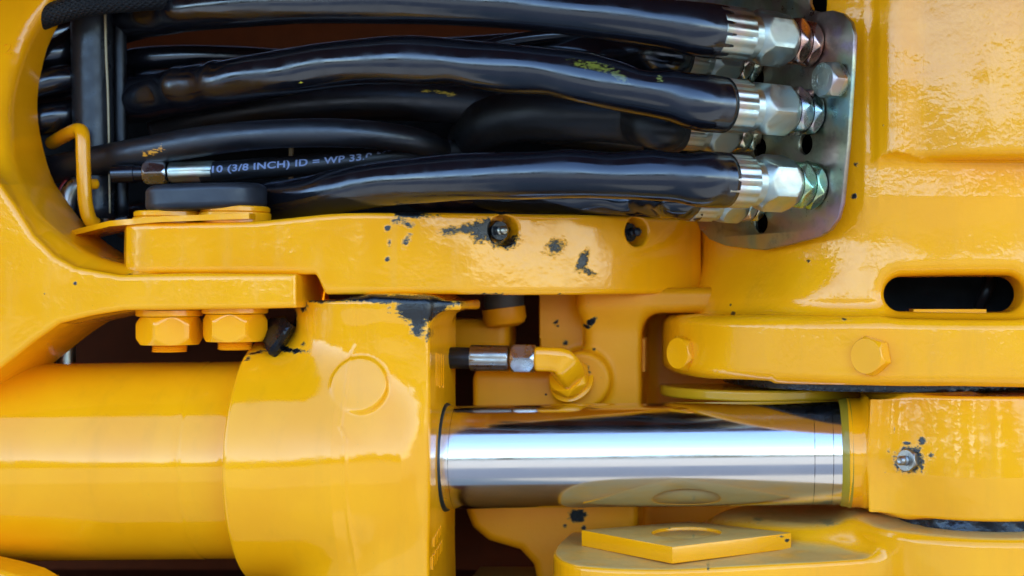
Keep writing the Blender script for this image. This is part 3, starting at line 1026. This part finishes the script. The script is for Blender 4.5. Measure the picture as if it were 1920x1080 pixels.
# ================================================================ lower casting with square plate
OUT = [(1046, 60)] + [tuple(q) for q in catmull([(1043, 0), (1046, -74), (1060, -130), (1084, -176), (1124, -212), (1200, -232), (1290, -228), (1466, -180), (1694, -110), (1900, -60)], 3, closed=False)] + [(1900, 240), (1060, 240)]
def f_low(x, d, y):
    web = extr(poly(x, d, OUT), y, 1023, 1400, 9)
    bs = extr(np.sqrt((x - 1855) ** 2 + (d - 20) ** 2) - 262, y, 970, 1400, 18)
    f = smin(web, bs, 36)
    ridge = extr(np.sqrt(((x - 1800) / 1.9) ** 2 + (d - 170) ** 2) - 235, y, 985, 1400, 20)
    f = smin(f, ridge, 60)
    return f + lump(x, d, y, .8, 1.2, 5.0)
OB = (1500, 0, 1400)
dirt_low = [(1585, 1035, -140, 14, 4, -4, .95), (1540, 1022, -60, 8, 3, 0, .5), (1328, 1061, -190, 5, 4, 0, .8), (1420, 975, 60, 16, 6, 0, .6), (1550, 980, 0, 24, 4, -5, .8), (1440, 972, 30, 10, 5, 0, .6)]
M_low = yellow("lower_casting_paint", OB, .9, 150, .2, dirt_low, dust=.8, chips=.5)
low = root("lower_bracket_casting", OB, "yellow lower casting with a flat dusty top and round boss at the bottom right", "casting")
sdf_obj("body", f_low, (1025, 1990, -260, 270, 955, 1180), 4.5, M_low, low)
def f_seal(x, d, y):
    return extr(np.sqrt((x - 1855) ** 2 + (d - 30) ** 2) - 196, y, 944, 976, 5) + lump(x, d, y, 3.0, .3)
sdf_obj("pin_seal", f_seal, (1640, 2000, -190, 60, 940, 982), 4.0, M_grease, low)

def curve_plate(splines, thick, bevel=1.0):
    """flat plate with holes: 2D curve outline(s) in local units, filled and extruded"""
    cu = bpy.data.curves.new("pl", 'CURVE'); cu.dimensions = '2D'; cu.fill_mode = 'BOTH'
    cu.extrude = thick / 2 - bevel; cu.bevel_depth = bevel; cu.bevel_resolution = 2
    for pts in splines:
        s = cu.splines.new('POLY'); s.points.add(len(pts) - 1); s.use_cyclic_u = True
        for q, (a, b) in zip(s.points, pts): q.co = (a, b, 0, 1)
    o = bpy.data.objects.new("pl", cu); COL.objects.link(o)
    dg = bpy.context.evaluated_depsgraph_get()
    me = bpy.data.meshes.new_from_object(o.evaluated_get(dg))
    bpy.data.objects.remove(o); bpy.data.curves.remove(cu)
    bm = bmesh.new(); bm.from_mesh(me)
    bmesh.ops.remove_doubles(bm, verts=bm.verts[:], dist=.01)
    vs = np.array([v.co[:] for v in bm.verts]); bm.verts.index_update()
    fs = [[v.index for v in f.verts] for f in bm.faces]
    bm.free()
    return vs, fs

def circ(cx, cy, r, n=48, ry=None):
    return [(cx + r * math.cos(2 * math.pi * i / n), cy + (ry or r) * math.sin(2 * math.pi * i / n)) for i in range(n)]
vs, fs = curve_plate([[(1095, -12), (1267, -190), (1478, -42), (1292, 94)], circ(1288, -38, 66)], 30, 2.0)
W = np.stack([vs[:, 0], vs[:, 1], 1007.5 - vs[:, 2] - .5], 1)
SQ = (1285, -38, 1023)
sq = mesh_obj("square_plate", W, fs, yellow("square_plate_paint", SQ, .6, 200, .25, [(1300, 1006, -40, 5, 2, 0, .9), (1255, 990, 20, 4, 2, 0, .7), (1476, 1012, -40, 6, 4, 0, .9), (1462, 1000, -20, 10, 3, 0, .7)], dust=.75, chips=1.2), None, SQ, sharp=30)
v, F = ring_solid([(998, 64), (1000, 66.5), (1018, 66.5)], 48)
mesh_obj("recess_floor", place(v, (1288, -38, 0), rot_to((0, 0, 1))), F, sq.data.materials[0], sq, sharp=40)
props(sq, "square yellow steel plate with a round hole lying cornerwise on the lower casting", "steel plate")

# ================================================================ centre casting behind the rod
def f_mid(x, d, y):
    A = box(x, d, y, 866, 1196, 112, 420, 500, 930, 12)
    rec = box(x, d, y, 700, 1083, -300, 310, 300, 700, 10)
    rec = np.minimum(box(x, d, y, 700, 1083, -300, 175, 300, 690, 10), box(x, d, y, 700, 990, -300, 420, 300, 672, 10))
    A = smax(A, -rec, 34)
    Bx = box(x, d, y, 1078, 1520, 112, 420, 540, 588, 16)
    back = box(x, d, y, 990, 1500, 380, 480, 540, 1300, 12)
    f = smin(A, Bx, 44)
    f = smin(f, back, 30)
    L = extr(poly(x, y, LOWP), d, 150, 420, 18)
    f = smin(f, L, 20)
    boss = np.sqrt((x - 1081) ** 2 + (y - 720) ** 2)
    bs = extr(boss - 57, d, 92, 200, 10)
    f = smin(f, bs, 16)
    return f + lump(x, d, y, 1.0, 1.2, 6.0)
LOWP = ux([(868, 900), (872, 960), (885, 990), (915, 1015), (975, 1032), (1000, 1060), (1010, 1110), (1010, 1250), (1195, 1250), (1195, 900)], 150)
MB_ = (1080, 250, 1250)
dirt_mid = [(1108, 604, 110, 16, 7, -35, 1), (1098, 612, 110, 12, 5, 15, 1), (1040, 605, 150, 9, 5, -50, .95), (1044, 612, 150, 5, 5, 0, .9), (1056, 645, 140, 8, 8, 0, .95), (1114, 655, 110, 5, 4, 0, .95),
            (1082, 967, 150, 20, 15, 0, 1.2), (1095, 990, 150, 6, 8, 0, .9), (1060, 985, 150, 6, 5, 0, .7), (1022, 741, 100, 3, 3, 0, 1), (1128, 707, 110, 3, 3, 0, .6), (1100, 570, 112, 30, 8, 0, .35), (1080, 738, 90, 40, 6, 0, .5), (1098, 690, 90, 12, 24, -20, .6)]
M_mid = yellow("shaded_casting_paint", MB_, .8, 220, .6, dirt_mid, chips=.4, tint=(.72, .262, .002), spec=.18)  # same yellow enamel, darkened to put the recess shade into the colour
mid = root("centre_casting", MB_, "shaded yellow block casting behind the chrome rod with an elbow screwed into it", "casting")
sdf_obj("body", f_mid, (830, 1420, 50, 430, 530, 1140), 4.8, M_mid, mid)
strokes2 = []
def ribs(parent, mat):
    V_, F_ = [], []
    for i in range(4):
        dd = 150 + i * 22
        k = len(V_)
        for xx in (1194, 1202):
            for (q, r) in ((dd - 6, 640), (dd + 6, 640), (dd + 6, 705), (dd - 6, 705)):
                V_.append((xx, q, r))
        for f in ((0, 1, 2, 3), (4, 5, 6, 7), (0, 1, 5, 4), (1, 2, 6, 5), (2, 3, 7, 6), (3, 0, 4, 7)):
            F_.append(tuple(k + j for j in f))
    mesh_obj("cast_mark", V_, F_, mat, parent, smooth=False)
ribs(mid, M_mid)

# blurred plug in the dark recess
NB = (950, 200, 620)
plug = root("recess_plug", NB, "out of focus yellow and grey plug hanging in the dark recess under the link plate", "plug")
x, y = U(945, 585, 190)
v, F = ring_solid([(-48, 40), (-10, 40), (-6, 38)], 40)
mesh_obj("collar", place(v, (x, 190, y), rot_to((0, 0, 1))), F, plain("dark_grey_collar", (.05, .05, .045), .5), plug, sharp=40)
v, F = ring_solid([(-8, 43), (14, 43), (24, 38), (30, 26)], 40)
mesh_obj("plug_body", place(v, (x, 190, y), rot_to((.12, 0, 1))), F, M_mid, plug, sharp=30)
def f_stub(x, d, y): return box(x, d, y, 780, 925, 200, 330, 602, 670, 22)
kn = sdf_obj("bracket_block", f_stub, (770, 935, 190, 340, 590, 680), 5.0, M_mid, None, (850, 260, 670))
props(kn, "rounded orange yellow block in shadow left of the recess plug", "block")

# small hose and elbow screwed into the centre casting
EB = (1000, 60, 720)
sh = root("short_hose", EB, "short black hose with a grey crimped end and steel nut below the link plate", "hose")
hx, hy = U(960, 672, 40)
Rx = rot_to((1, 0, .012))
oo = np.array([hx, 40.0, hy])
v, F, uv, P, T = tube([(790, 671, 70, 20), (850, 671, 44, 20), (905, 672, 40, 20)], 20, 24)
mesh_obj("hose", v, F, M_dull, sh, uv=uv)
v, F = crimp_solid(-78, -6, 25.5, 8, depth=.07)
mesh_obj("ferrule", place(v, oo, Rx), F, M_steel, sh, sharp=30)
v, F = hex_solid(-1, 44, 30, turn=.45)
mesh_obj("swivel_nut", place(v, oo, Rx), F, plated("dull_nut", (.45, .44, .46), .28, .12, .3, .3), sh, sharp=25)
eb = root("elbow_fitting", (1070, 90, 720), "yellow painted bent elbow fitting screwed into the shaded casting", "pipe elbow")
def sq_r(s, th, t, P): return np.power(np.abs(np.cos(th)) ** 5 + np.abs(np.sin(th)) ** 5, -1 / 5.0) * .88
v, F, uv, P, T = tube([(1005, 673, 38, 24), (1010, 673, 38, 26), (1030, 673.5, 38, 26), (1044, 674.5, 37, 27), (1052, 677, 38, 29), (1057, 682, 42, 30), (1063, 693, 60, 31), (1069, 704, 84, 30)], 60, 40, rad=sq_r)
mesh_obj("elbow_body", v, F, M_ybolt, eb, uv=uv)
v, F = ring_solid([(40, 22), (54, 22), (54, 20)], 40)
mesh_obj("neck", place(v, oo, Rx), F, M_ybolt, eb, sharp=40)
hx2, hy2 = U(1069, 711, 92)
v, F = hex_solid(-6, 18, 43, turn=.2)
mesh_obj("hex_base", place(v, (hx2, 92, hy2), rot_to((-.30, -.8, -.52))), F, M_ybolt, eb, sharp=25)
v, F = ring_solid([(-14, 44), (-9, 44.5), (-8, 43)], 48)
mesh_obj("seal_ring", place(v, (hx2, 92, hy2), rot_to((-.30, -.8, -.52))), F, M_ybolt, eb, sharp=40)

# ================================================================ fitting plate and hoses
def on_plate(px, py):
    """where a sight line meets the plate: (s, y) local and the work-space point"""
    o = np.array([CX, -DIST, CY]); t = np.array([px - CX, DIST, py - CY])
    k = ((PO - o) @ PN) / (t @ PN)
    p = o + t * k
    return (p - PO) @ PS, p[2], p
out = [(1518, -60), (1516, 6), (1522, 20), (1536, 24), (1560, 21), (1580, 27), (1594, 42), (1600, 66), (1597, 130), (1588, 270), (1577, 380), (1570, 408), (1555, 430), (1535, 442),
       (1480, 457), (1432, 467), (1400, 464), (1360, 459), (1330, 447), (1312, 428), (1303, 402), (1291, 330), (1286, 255), (1270, 100), (1262, -60)]
pl2 = [on_plate(*q)[:2] for q in out]
holes = [(1427, 418), (1510, 270), (1424, 278), (1420, 148)]
hs = []
for q in holes:
    s, y, p = on_plate(*q); hs.append(circ(s, y, 20.5, 40))
vs, fs = curve_plate([pl2] + hs, 9, 1.6)
FPB = tuple(on_plate(1432, 467)[2])
fp = root("fitting_plate", FPB, "iridescent zinc plated steel plate with round holes that carries the hose fittings", "bracket plate")
W = PO[None, :] * np.array([1, 1, 0]) + vs[:, :1] * PS + np.array([0, 0, 1.0]) * vs[:, 1:2] - vs[:, 2:3] * PN - 4.5 * PN * 1.0
mesh_obj("plate", W, fs, M_plate, fp, sharp=35)
Wb = [PO * np.array([1, 1, 0]) + PS * a + np.array([0, 0, 1.0]) * b - PN * (60 + c) for c in (0, 6) for a, b in ((-425, -55), (-120, -55), (-120, 434), (-425, 434))]
mesh_obj("hole_shade_sheet", Wb, [(0, 1, 2, 3), (4, 5, 6, 7), (0, 1, 5, 4), (1, 2, 6, 5), (2, 3, 7, 6), (3, 0, 4, 7)], M_shade, fp, smooth=False)  # black sheet added so the plate holes look shaded
# bolt
s, y, p = on_plate(1572, 152)
Rp = rot_to(PN)
v, F = hex_solid(14, 38, 34, turn=.5, cham0=False)
pb = mesh_obj("hex_bolt", place(v, p, Rp), F, M_zinc, fp, sharp=25)
v, F = hex_solid(0, 13, 34, turn=.5, cham1=False)
mesh_obj("washer", place(v, p, Rp), F, M_rain, pb, sharp=25)
v, F = ring_solid([(36, 17), (38.3, 17), (38.4, 13), (36.6, 11), (36.5, 3)], 36)
mesh_obj("head_ring", place(v, p, Rp), F, M_zinc, pb, sharp=40)
word = "TOTA FORGE"
for i, ch in enumerate(word):
    if ch == " ": continue
    a = math.radians(225 - i * 22)
    me = text_mesh(ch, 9, .6, .1)
    # seen from outside: right = PS, up = -y
    rdir = PS * math.cos(a) + np.array([0, 0, -1.0]) * math.sin(a)
    tdir = PS * math.sin(a) - np.array([0, 0, -1.0]) * math.cos(a)
    lay_text("raised_letter", me, p + PN * 38.4 + rdir * 23, tdir, rdir, PN, M_zinc, pb)

def fit_parts(t, p, sc=1.0, lock=M_rain, nut=M_zinc, turn=0.0):
    R = Rp * sc
    v, F = hex_solid(2, 25, 46, turn=turn + .15)
    mesh_obj("lock_nut", place(v, p, R), F, lock, t, sharp=25)
    v, F = hex_solid(27, 54, 46, turn=turn + .35)
    mesh_obj("lock_nut", place(v, p, R), F, lock, t, sharp=25)
    v, F = hex_solid(57, 136, 51, turn=turn, soft=.9)
    mesh_obj("swivel_nut", place(v, p, R), F, nut, t, sharp=25)
    v, F = crimp_solid(136, 154, 42, 12, depth=.03)
    mesh_obj("collar", place(v, p, R), F, nut, t, sharp=30)
    v, F = crimp_solid(153, 222, 46.5, 14, depth=.085)
    mesh_obj("ferrule", place(v, p, R), F, nut, t, sharp=30)

GRP = "hydraulic hoses running into the fitting plate"
def hose(label, fit, path, r, seed, mat, sc=1.0, amp=.03, left=None, lamp=.1, lock=M_rain, turn=0.0, nr=170, freq=1.0, parts=True, spots=None, group=GRP, bumps=()):
    s, y, p = on_plate(*fit)
    base = p + PN * 205 * sc
    t = root("hydraulic_hose", (base[0], base[1], base[2] + r), label, "hose", group)
    if parts: fit_parts(t, p, sc, lock, turn=turn)
    k0 = p + PN * 200 * sc; k1 = p + PN * 222 * sc; k2 = p + PN * 258 * sc
    pts = [(*k0, r * 1.02), (*k1, r * 1.03), (*k2, r)]
    for (px, py, d, rr) in path:
        xx, yy = U(px, py, d); pts.append((xx, d, yy, rr * (DIST + d) / DIST))
    v, F, uv, P, T = tube(pts, nr, 40, rad=wrinkle(seed, amp, left, lamp, freq, bumps), work=True)
    m = mat
    if spots:
        m = black("sleeve_with_paint_scuffs", .17, (.004, .004, .006), .25, 60, spots, tuple(t['_base']))
    mesh_obj("sleeve", v, F, m, t, uv=uv)
    return t, P, T

YS = (.55, .5, .05)
hose("top front black sleeved hydraulic hose, highest of the three big ones", (1520, 82),
     [(1240, 44, -292, 46), (1110, 26, -305, 46), (960, 10, -295, 45), (800, 0, -255, 45), (640, 0, -190, 44), (480, 6, -100, 42), (340, 22, 20, 40), (250, 36, 130, 40), (130, 72, 210, 38), (20, 120, 240, 36)], 45, 3, M_black, left=420, lamp=.05, turn=.1, lock=M_locks[0], bumps=[(300, 34, 1.9, -.24), (345, 14, .9, .08), (1170, 30, .2, .05), (1230, 22, .2, -.06), (1000, 40, .5, .04)])
hose("middle front black sleeved hydraulic hose with yellow scuffs near its fitting", (1522, 212),
     [(1255, 180, -288, 47), (1150, 160, -300, 46), (1040, 140, -300, 47), (900, 124, -270, 46), (770, 114, -220, 45), (640, 120, -160, 43), (500, 142, -70, 44), (400, 161, 10, 45), (310, 176, 100, 46), (235, 186, 170, 46), (120, 210, 220, 40), (20, 226, 200, 34)], 47, 11, M_black,
     amp=.028, left=420, lamp=.05, turn=.35, lock=M_locks[1], bumps=[(378, 40, 1.9, -.17), (412, 12, .7, .07), (282, 36, 1.7, -.16), (320, 13, 1.1, .08), (1218, 26, .1, -.17), (1120, 46, .3, .08), (1275, 18, .1, .05), (800, 60, .4, .06), (900, 34, 3.0, -.10), (1060, 40, 2.9, -.12)], spots=[(1115, 124, -340, 46, 9, 12, (.13, .135, .02)), (1160, 142, -340, 22, 9, 35, (.10, .11, .03)), (1238, 150, -320, 9, 6, 50, (.16, .18, .05)), (565, 155, -150, 7, 2, 0, YS), (745, 163, -240, 12, 3, 0, YS)])
hose("lower front black sleeved hydraulic hose just above the yellow link plate", (1527, 348),
     [(1255, 331, -290, 46), (1130, 328, -300, 45), (1000, 328, -285, 45), (870, 332, -240, 44), (750, 341, -175, 43), (640, 357, -100, 42), (540, 375, -20, 40), (440, 392, 60, 38), (330, 405, 130, 36), (240, 415, 200, 36)], 46, 23, M_black, amp=.03, left=640, lamp=.05, turn=.0, lock=M_locks[2], bumps=[(1090, 34, .1, .07), (1165, 24, .1, -.08), (1232, 24, .1, .09), (1290, 16, .1, -.05), (600, 40, .6, -.08), (520, 26, .8, .06)])
# second row, deeper on the plate
hose("rear upper hose behind the top front hose with a fitting in shadow", (1412, 122),
     [(1150, 106, 20, 38), (1040, 92, 60, 32), (930, 92, 110, 28), (820, 100, 170, 28), (700, 108, 220, 28), (600, 110, 280, 28)], 40, 31, M_black, .82, turn=.2)
hose("rear middle hose that curves sharply away behind the middle front hose", (1410, 252),
     [(1190, 222, -60, 50), (1080, 214, -40, 50), (980, 216, 0, 50), (910, 238, 70, 48), (885, 268, 160, 46), (880, 300, 260, 44)], 42, 37, M_dull, .85, amp=.06, turn=.4)
hose("rear lower hose with a wrinkled sleeve between lower hose and link plate", (1420, 386),
     [(1200, 378, 10, 26), (1100, 374, 10, 28), (1000, 374, 30, 26), (900, 372, 80, 24), (780, 372, 160, 24)], 32, 41, M_black, .72, amp=.16, freq=2.6, turn=.3)

def loose(label, path, mat, seed=1, amp=.02, nr=110, left=None, lamp=.1, name="hose", cat="hose", group="loose hoses in the bay", ns=28, spots=None, freq=1.0):
    P0 = path[len(path) // 2]
    x, y = U(P0[0], P0[1], P0[2])
    base = (x, P0[2], y + P0[3])
    v, F, uv, P, T = tube(path, nr, ns, rad=wrinkle(seed, amp, left, lamp, freq))
    if spots:
        mat = black("hose_with_paint_flecks", .38, (.006, .006, .008), .3, 200, spots, base)
    o = mesh_obj(name, v, F, mat, None, base, uv=uv)
    props(o, label, cat, group)
    return o, P, T

loose("slim dull black hose arching above the printed hose, with orange paint flecks", [(20, 336, 150, 26), (100, 318, 110, 27), (200, 298, 60, 28), (300, 279, 20, 28), (400, 262, -10, 28), (500, 252, -30, 27), (620, 249, -30, 27), (720, 255, -10, 26), (790, 268, 30, 25), (835, 290, 110, 24), (850, 320, 220, 24)],
      None, 2, .008, spots=[(290, 286, 0, 22, 6, -12, (.75, .32, .02)), (306, 280, 0, 5, 8, 0, (.75, .32, .02)), (272, 290, 0, 8, 5, 30, (.7, .3, .02))])
loose("thin glossy black hose behind the middle hose at its left end", [(150, 150, 220, 22), (235, 116, 190, 22), (330, 106, 180, 21), (430, 106, 190, 20), (520, 112, 220, 20), (640, 125, 270, 20)], M_black, 5, .01)
loose("large dull hose under the middle front hose with faint yellow print", [(300, 240, 250, 36), (430, 214, 200, 38), (560, 196, 150, 40), (700, 186, 110, 40), (820, 190, 90, 40), (920, 205, 100, 40), (1050, 240, 160, 38), (1200, 260, 230, 36)], None, 8, .02,
      spots=[(838, 176, 60, 26, 5, 8, (.5, .36, .03)), (800, 172, 60, 10, 4, 8, (.5, .36, .03))])
loose("shiny black hose at far left, upper one seen through the ring", [(0, 160, 100, 26), (60, 118, 110, 28), (110, 98, 120, 28), (150, 70, 160, 26), (190, 40, 220, 26)], M_black, 12, .06)
loose("shiny black hose at far left, middle one seen through the ring", [(0, 190, 60, 24), (60, 162, 70, 25), (120, 146, 90, 25), (180, 140, 150, 24), (240, 140, 210, 24)], M_black, 14, .05)
loose("shiny black hose at far left, lowest one seen through the ring", [(0, 250, 80, 28), (60, 226, 90, 28), (120, 214, 110, 27), (180, 206, 170, 26), (230, 206, 220, 26)], M_black, 17, .06)
loose("black braided sleeve hose crossing the top left corner", [(-40, 90, 60, 22), (30, 55, 30, 22), (100, 26, 0, 22), (170, 8, -20, 22), (250, 0, -20, 22), (330, -8, 0, 22), (420, -28, 20, 22)], M_braid, 19, .02, name="braided_hose", cat="braided hose")
loose("thin black line behind the rear upper hose near two glints", [(880, 96, 40, 11), (950, 78, 20, 12), (1040, 66, 20, 12), (1150, 62, 60, 11), (1260, 70, 120, 11)], M_black, 21, .02)

# printed hose with steel end
TB = (480, 20, 350)
ph = root("printed_hose", TB, "slim black hose with blue-white printed lettering and a bright crimped steel end", "hose")
v, F, uv, P, T = tube([(378, 323, 20, 19.5), (420, 321, 20, 19.5), (500, 315, 22, 19.5), (600, 307, 30, 19.5), (700, 297, 42, 19.5), (800, 285, 70, 19.5), (900, 275, 130, 19.5)], 90, 32)
mesh_obj("hose", v, F, M_dull, ph, uv=uv)
x, y = U(402, 321, 20)
Rt = rot_to((-1, 0, .03))
v, F = crimp_solid(0, 82, 20.5, 8, depth=.06)
mesh_obj("ferrule", place(v, (x, 20, y), Rt), F, M_zinc, ph, sharp=30)
v, F = hex_solid(86, 130, 25, turn=.5)
mesh_obj("swivel_nut", place(v, (x, 20, y), Rt), F, plated("bluish_nut", (.42, .43, .46), .25, .15), ph, sharp=25)
v, F = ring_solid([(128, 16), (148, 16), (149, 18), (158, 18), (190, 17)], 40)
mesh_obj("stub", place(v, (x, 20, y), Rt), F, M_black, ph, sharp=40)
me = text_mesh("10 (3/8 INCH) ID = WP 33.0 MPa", 17, 0, .35, 1.06)
bm = bmesh.new(); bm.from_mesh(me)
for yv in (-6, -4, -2, 0, 2, 4, 6):
    g = bm.verts[:] + bm.edges[:] + bm.faces[:]
    bmesh.ops.bisect_plane(bm, geom=g, plane_co=(0, yv, 0), plane_no=(0, 1, 0), dist=1e-4)
for xv in range(-180, 181, 12):
    g = bm.verts[:] + bm.edges[:] + bm.faces[:]
    bmesh.ops.bisect_plane(bm, geom=g, plane_co=(xv, 0, 0), plane_no=(1, 0, 0), dist=1e-4)
bm.verts.index_update()
tv = np.array([q.co[:] for q in bm.verts]); tf = [[q.index for q in f_.verts] for f_ in bm.faces]
bm.free()
wid = tv[:, 0].max() - tv[:, 0].min()
sx_ = (tv[:, 0] - tv[:, 0].min()) / wid * 348
cum = np.concatenate([[0], np.cumsum(np.linalg.norm(np.diff(P[:, :3], axis=0), axis=1))])
x408 = U(404, 320, 20)[0]
s0 = np.interp(x408, P[:, 0], cum)
pos = np.stack([np.interp(s0 + sx_, cum, P[:, i]) for i in range(3)], 1)
phi = tv[:, 1] / 19.5 * 1.05 + .12
rr = 20.0
W = pos + rr * np.stack([np.zeros_like(phi), -np.cos(phi), -np.sin(phi)], 1)
mesh_obj("printed_lettering", W, tf, plain("pale_blue_print", (.17, .22, .40), .6), ph, smooth=False)

# post, pipes, rods at the left
pb_ = root("black_post", (178, 110, 420), "upright black steel post with a pale modelled highlight crossing behind the hoses at left", "post")
v, F, uv, P, T = tube([(174, -120, 100, 38), (174, 100, 100, 38), (180, 410, 100, 36)], 30, 32)
mesh_obj("post_tube", v, F, black("post_paint", .32, (.014, .015, .018), .4), pb_, uv=uv)
v, F, uv, P, T = tube([(197, 14, 68, 2.4), (199, 100, 68, 2.4), (203, 200, 68, 2.2), (206, 400, 68, 1.8)], 20, 8)
mesh_obj("edge_highlight", v, F, plain("pale_highlight", (.33, .28, .17), .4), pb_, uv=uv)  # thin pale tube modelled in place of a highlight on the post
v, F, uv, P, T = tube([(226, -60, 110, 11), (226, 150, 110, 11), (230, 405, 110, 11)], 20, 20)
mesh_obj("side_tube", v, F, M_dull, pb_, uv=uv)

M_pipe = plated("grey_pipe", (.28, .27, .25), .3, .15)
o, P, T = loose("bent grey steel pipe behind the left casting, rising from the cylinder", [(124, 760, 60, 17), (124, 640, 60, 17), (124, 500, 60, 17), (124, 410, 60, 16), (126, 376, 62, 16), (136, 352, 70, 16), (156, 344, 84, 16), (180, 352, 100, 16), (196, 380, 110, 16), (200, 420, 120, 16)], M_pipe, 3, .0, 80, name="steel_pipe", cat="pipe", group=None)
o, P, T = loose("thin red cable running beside the bent grey pipe", [(104, 760, 78, 4), (104, 640, 78, 4), (104, 420, 78, 4), (107, 376, 80, 4), (120, 346, 88, 5), (142, 334, 100, 5), (170, 334, 120, 5)], plain("red_cable_skin", (.35, .02, .015), .4), 3, .0, 60, name="red_cable", cat="cable", group=None, ns=12)
o, P, T = loose("thin upright rusty rod in the dark between two hoses", [(547, 120, 300, 4.5), (546, 300, 300, 4.5), (545, 420, 300, 4.5)], plain("rusty_rod", (.22, .13, .05), .6), 3, 0, 12, name="thin_rod", cat="rod", group=None, ns=10)

# hose seen through the slot
o, P, T = loose("black hose loop barely visible inside the dark slot of the right casting", [(1838, 640, 120, 12), (1838, 575, 60, 12), (1850, 545, 40, 12), (1856, 520, 60, 12), (1840, 470, 110, 12)], M_rubber, 3, 0, 40, name="slot_hose", cat="hose", group=None, ns=16)

# crumpled black plastic beside the right clamp nut
bm = bmesh.new(); bmesh.ops.create_icosphere(bm, subdivisions=4, radius=1)
rg = random.Random(5)
dirs = [Vector((rg.gauss(0, 1), rg.gauss(0, 1), rg.gauss(0, 1))).normalized() for _ in range(22)]
offs = [rg.uniform(.5, .95) for _ in dirs]
vs = []
for q in bm.verts:
    k = min(min(o_ / max(1e-3, q.co.dot(dv)) for dv, o_ in zip(dirs, offs) if q.co.dot(dv) > .05), 1.15)
    vs.append(q.co * k)
bm.verts.index_update()
fs = [[q.index for q in f_.verts] for f_ in bm.faces]
bm.free()
x, y = U(528, 622, -70)
PBk = (x, -70, y + 40)
W = np.array([(x + q.x * 46 + q.z * 10, -84 + q.y * 46, y - q.z * 50 + 4) for q in vs])
o = mesh_obj("plastic_wrap", W, fs, black("crumpled_black_plastic", .22, (.003, .004, .006), .8, 90, spec=.35), None, PBk, smooth=False)
props(o, "crumpled glossy black plastic tucked between the clamp nut and cylinder head", "plastic wrap")

# hidden working data is not kept as custom properties
for o in bpy.data.objects:
    if '_base' in o: del o['_base']
